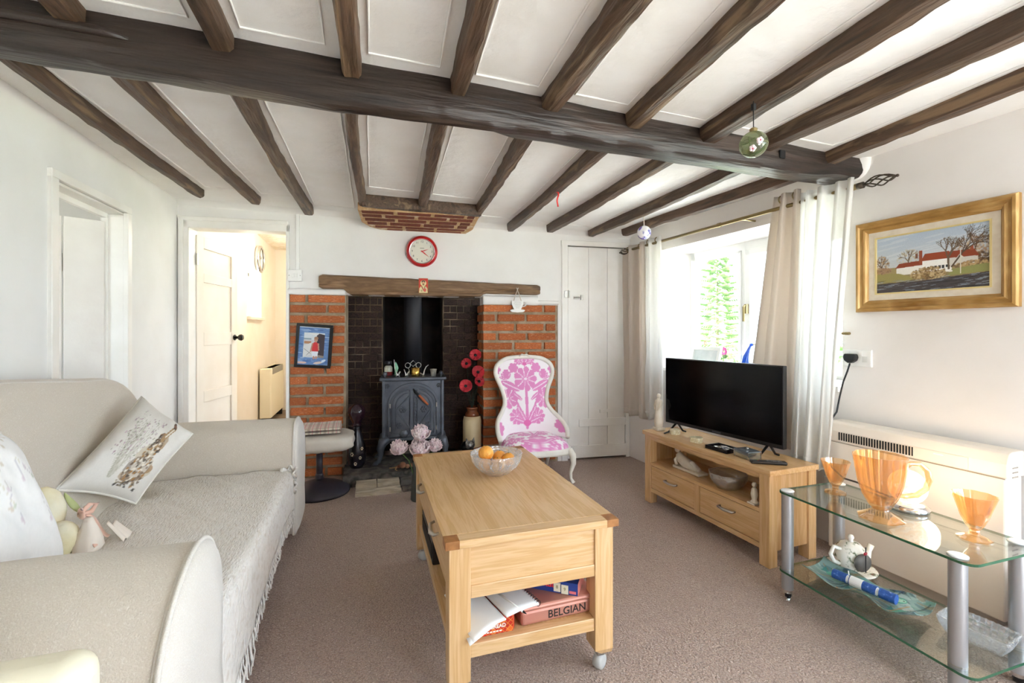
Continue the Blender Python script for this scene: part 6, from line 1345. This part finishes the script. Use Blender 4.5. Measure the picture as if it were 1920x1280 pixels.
MB().lathe([(.024, .036), (.036, .05), (.054, .085), (.067, .13), (.075, .18), (.080, .237), (.076, .237), (.071, .18), (.063, .13), (.050, .088), (.032, .056), (0, .048)], 56, mod=jm).build('body', K['amber'], jg, local=True, auto=30)
MB().tube([(.074, 0, .185), (.10, 0, .208), (.13, 0, .208), (.155, 0, .185), (.163, 0, .15), (.15, 0, .115), (.12, 0, .092), (.085, 0, .086), (.056, 0, .088)], [.008, .009, .010, .011, .011, .010, .010, .009, .008], 10).build('handle', K['amber'], jg, smooth=True, local=True)
lp = thing('globe_lamp', 'lit speckled globe lamp on a chrome base behind the jug', 'lamp', (2.02, 1.235, TZ))
MB().lathe([(.066, 0), (.070, .006), (.068, .016), (.055, .026), (.045, .028)], 32).build('base', K['chrome'], lp, smooth=True, local=True)
lm = mat('lit_crackle_globe', '#ffe9d2', .5, var=['#ffd9b0', '#fff4e6', '#d8a070'], scale=60, emit=.42, lo=.3, hi=.72)
MB().ell((0, 0, .088), (.062, .062, .066), 28, 18).build('globe', lm, lp, smooth=True, local=True)
ll = bpy.data.lights.new('globe_bulb', 'POINT'); ll.energy = .75; ll.color = (1, .76, .5); ll.shadow_soft_size = .06; lo2 = bpy.data.objects.new('globe_bulb', ll); COL.objects.link(lo2); lo2.parent = lp; lo2.location = (.075, 0, .10)
# lower shelf
tt = thing('teapot_ornament', 'floral china teapot ornament with a round opening on a saucer', 'teapot', (1.985, 1.43, BZ), .25)
ch_ = mat('floral_china', '#f2ece0', .25, var=['#f4efe6', '#f2ece0', '#6f7a5a', '#8a3f4a'], scale=38, lo=.35, hi=.74)
MB().lathe([(.04, .004), (.085, .012), (.095, .02), (.092, .024), (.06, .014), (0, .012)], 32).build('saucer', ch_, tt, smooth=True, local=True)
MB().lathe([(.03, .014), (.052, .03), (.064, .065), (.058, .10), (.036, .125), (.014, .133)], 28).build('pot_body', ch_, tt, smooth=True, local=True)
MB().lathe([(.012, .132), (.008, .14), (.013, .15), (.009, .16), (0, .163)], 12).build('lid_knob', K['whiteware'], tt, smooth=True, local=True)
MB().tube([(.055, -.02, .045), (.085, -.03, .06), (.092, -.033, .085), (.105, -.036, .105)], [.018, .014, .010, .012], 12).build('spout', K['whiteware'], tt, smooth=True, local=True)
MB().tube([(-.05, .02, .105), (-.085, .03, .12), (-.10, .035, .09), (-.085, .03, .06), (-.058, .02, .045)], .008, 8).build('handle', K['whiteware'], tt, smooth=True, local=True)
MB().lathe([(.036, 0), (.038, .004), (0, .005)], 24, T(-.028, -.052, .07) @ RZ(-.5) @ RX(pi / 2)).build('round_opening', mat('dark_opening', '#6b665f', .6), tt, smooth=True, local=True)
MB().tube([(-.03, -.066, .035), (-.03, -.066, .14)], .002, 6).build('hanging_cord', K['blackmatte'], tt, local=True); MB().box(-.04, -.022, -.068, -.062, .108, .118).build('red_bead', mat('red_bead', '#a82a3a', .5), tt, local=True)
fpn = thing('fish_platter', 'wavy glass platter decorated with green and blue fish', 'platter', (1.855, 1.285, BZ + .002), .17)
cv = CV(2.6, 120, '#7f9a94'); rq = random.Random(8)
for k in range(160): cv.ell(rq.uniform(0, 2.6), rq.uniform(0, 1), rq.uniform(.06, .25), rq.uniform(.02, .06), rq.choice(['#4f8f8f', '#2f5a66', '#9fb0a8', '#5f9680', '#1f343a', '#86692f', '#456f92', '#b9c6c0']), rq.uniform(-.4, .4), .5)
for (x, y) in ((.5, .7), (1.3, .35), (1.9, .65), (2.3, .3)): cv.ell(x, y, .25, .12, '#5fa58c', .2); cv.ell(x + .06, y + .02, .17, .06, '#a8d0b8', .2); cv.poly([(x - .22, y), (x - .36, y + .12), (x - .36, y - .12)], '#3f7d78'); cv.ell(x + .18, y + .05, .02, .02, '#16222a')
for k in range(10): x = rq.uniform(.2, 2.4); cv.line(x, rq.uniform(0, .5), x + .3, rq.uniform(.5, 1), .02, rq.choice(['#b8863c', '#1f3038']), .6)
o = MB().grid(lambda u, v: ((v - .5) * (.16 + .02 * math.sin(u * 9)), (.5 - u) * .38, .012 + .010 * math.sin(u * 14) * math.cos(v * 4) + .022 * abs(2 * v - 1) ** 3 + .02 * abs(2 * u - 1) ** 4), 210, 84).build('dish', K['vcgloss'], fpn, smooth=True, local=True, solid=.003); paint(o, cv, lambda p: (min(.999, max(0, .5 - p.y / .38)), min(.999, max(0, p.x / .18 + .5))))
for x in (-.03, .03): MB().ell((x, 0, .004), (.012, .012, .004), 8, 6).build('foot', K['glassclear'], fpn, local=True)
ckr = thing('christmas_cracker', 'blue snowflake-patterned party cracker lying on the fish platter', 'cracker', (1.838, 1.275, BZ + .048), .20)
cb_ = mat('blue_snow_paper', '#2f5fae', .4, var=['#2a549e', '#3a6cc0', '#dfe8f4'], scale=75, lo=.3, hi=.78)
for a, b in ((-.105, -.055), (-.045, .045), (.055, .105)): MB().tube([(0, a, 0), (0, b, 0)], .0185, 18).build('tube_section', cb_, ckr, auto=40, local=True)
for c in (-.05, .05): MB().lathe([(.017, -.006), (.009, 0), (.017, .006)], 16, T(0, c, 0) @ RX(pi / 2)).build('pinched_neck', K['paper'], ckr, local=True)
MB().tube([(0, .0, 0), (0, .042, 0)], .0192, 18).build('white_band', K['paper'], ckr, local=True); MB().tube([(.0, .05, .018), (.006, .055, .032)], .002, 5).build('ribbon_tail', K['paper'], ckr, local=True)
cdh = thing('crystal_dish', 'rectangular cut crystal dish on the lower trolley shelf', 'dish', (1.955, .985, BZ), .15)
def dish(u, v):
    s = v; a = 2 * pi * u; c_, s_ = math.cos(a), math.sin(a); q = 1 / max(abs(c_), abs(s_)); q = q ** .9
    pr_ = [(.7, 0), (.78, .004), (.92, .03), (1, .055), (.95, .055), (.86, .03), (.72, .01), (0, .008)]; k = v * 7; i = min(6, int(k)); t = k - i; r = pr_[i][0] * (1 - t) + pr_[i + 1][0] * t; z = pr_[i][1] * (1 - t) + pr_[i + 1][1] * t
    return (c_ * q * .062 * r, s_ * q * .092 * r, z + (.002 * math.cos(36 * a) if i in (2, 3) else 0))
MB().grid(dish, 96, 22, cu=True).build('dish_body', glass('dish_crystal', '#f2f4f6', .2, .06, bump=.6, bscale=50, haze=.14, hazecol='#ffffff'), cdh, local=True, auto=20)
rb = MB()
for k in range(36): a = 2 * pi * k / 36; p, q = Vector(dish(k / 36, 1.2 / 7)), Vector(dish(k / 36, 2.8 / 7)); rb.tube([tuple(p), tuple(q)], .0022, 5)
tag(rb.build('cut_ribs', K['crystal'], cdh, local=True), kind='stuff')
nbx = thing('navy_bag', 'navy patterned bag on the floor at the right edge beside the trolley', 'bag', (2.29, .84, 0))
MB().box(-.13, .12, -.16, .14, 0, .30).build('bag_body', mat('navy_pattern', '#23284a', .8, var=['#2b3160', '#8d8fa8', '#1b1f3a'], scale=22, lo=.35, hi=.72), nbx, bevel=.02, seg=3, local=True)
MB().tube([(-.12, -.08, .29), (-.125, -.05, .36), (-.125, .04, .36), (-.12, .07, .29)], .008, 8).build('handle', mat('navy_strap', '#1d2140', .8), nbx, smooth=True, local=True)

# ------------------------------------------------------------------ things hanging from the joists
gbb = thing('green_bauble', 'green glass bauble painted with blossom hanging from a near joist', 'bauble', (1.385, 1.36, 1.865))
BC = (1.385, 1.36, 1.872); R_ = .050
MB().ell(BC, (R_, R_, R_ * .96), 32, 22).build('glass_ball', K['greenglass'], gbb, smooth=True)
MB().lathe([(.013, 0), (.014, .012), (.008, .016)], 14, T(1.385, 1.36, 1.918)).build('cap', K['brass'], gbb)
MB().tube([(1.385, 1.36, 1.932), (1.385, 1.36, 2.035)], .0018, 6).build('thread', K['blackmatte'], gbb); MB().box(1.378, 1.392, 1.353, 1.367, 2.0, 2.025).build('hook', K['blackmatte'], gbb, bevel=.002)
cdir = Vector((-1.385, -1.36, -.70)).normalized(); e1 = cdir.cross(Vector((0, 0, 1))).normalized() * -1; e2 = e1.cross(cdir) * -1
if e2.z < 0: e2 = -e2
e1 = Vector((.70, -.714, 0))
def onball(a, b, k=1.01): d = (cdir * math.sqrt(max(.01, 1 - a * a - b * b)) + e1 * a + e2 * b).normalized(); return Vector(BC) + d * R_ * k
for (a, b) in ((.42, .22), (-.05, -.25)):
    for k in range(5): t = k * 2 * pi / 5; MB().ell(tuple(onball(a + .13 * math.cos(t), b + .13 * math.sin(t))), .0062, 8, 6).build('blossom_petal', mat('blossom', '#f3dfe2', .6), gbb, smooth=True)
    MB().ell(tuple(onball(a, b, 1.04)), .004, 8, 6).build('blossom_heart', mat('blossom_heart', '#c4506a', .6), gbb, smooth=True)
gr = mat('painted_twig', '#54613a', .7)
for pts in ([(-.7, .1), (-.35, .15), (-.1, .35), (.1, .45)], [(-.3, .55), (-.25, .2), (-.2, -.1)], [(-.7, -.55), (-.2, -.72), (.2, -.62), (.6, -.35), (.8, -.1)], [(.1, -.75), (.5, -.55), (.75, -.3)]): MB().tube([tuple(onball(a, b)) for a, b in pts], .002, 6).build('painted_twig', gr, gbb)
sb = thing('white_bauble', 'small white bauble with coloured specks hanging by the window', 'bauble', (1.925, 2.88, 1.855))
MB().ell((1.925, 2.88, 1.888), (.05, .05, .05), 24, 16).build('glass_ball', mat('speckled_ball', '#f2eff2', .2, var=['#f4f1f3', '#f2eff2', '#4b4bb0', '#d83a3a', '#8ec3e0'], scale=22, lo=.3, hi=.82), sb, smooth=True)
MB().tube([(1.925, 2.88, 1.936), (1.922, 2.88, 2.02)], .003, 6).build('ribbon_loop', mat('cream_ribbon', '#efe6d8', .7), sb); MB().lathe([(.008, 0), (.006, .006)], 10, T(1.925, 2.88, 1.936)).build('cap', K['steel'], sb)
rbn = thing('red_ribbon', 'small red ribbon hanging from a far joist', 'ribbon', (1.135, 2.62, 1.98))
MB().grid(lambda u, v: (1.128 + .010 * (u - .5) + .004 * math.sin(v * 8), 2.62 - .004 * math.sin(v * 5), 2.04 - .095 * v), 4, 12).build('ribbon_strip', mat('red_ribbon', '#d8261e', .5), rbn, solid=.0015, smooth=True); MB().box(1.12, 1.136, 2.612, 2.628, 2.032, 2.044).build('knot', mat('red_knot', '#c41e18', .5), rbn, bevel=.003)
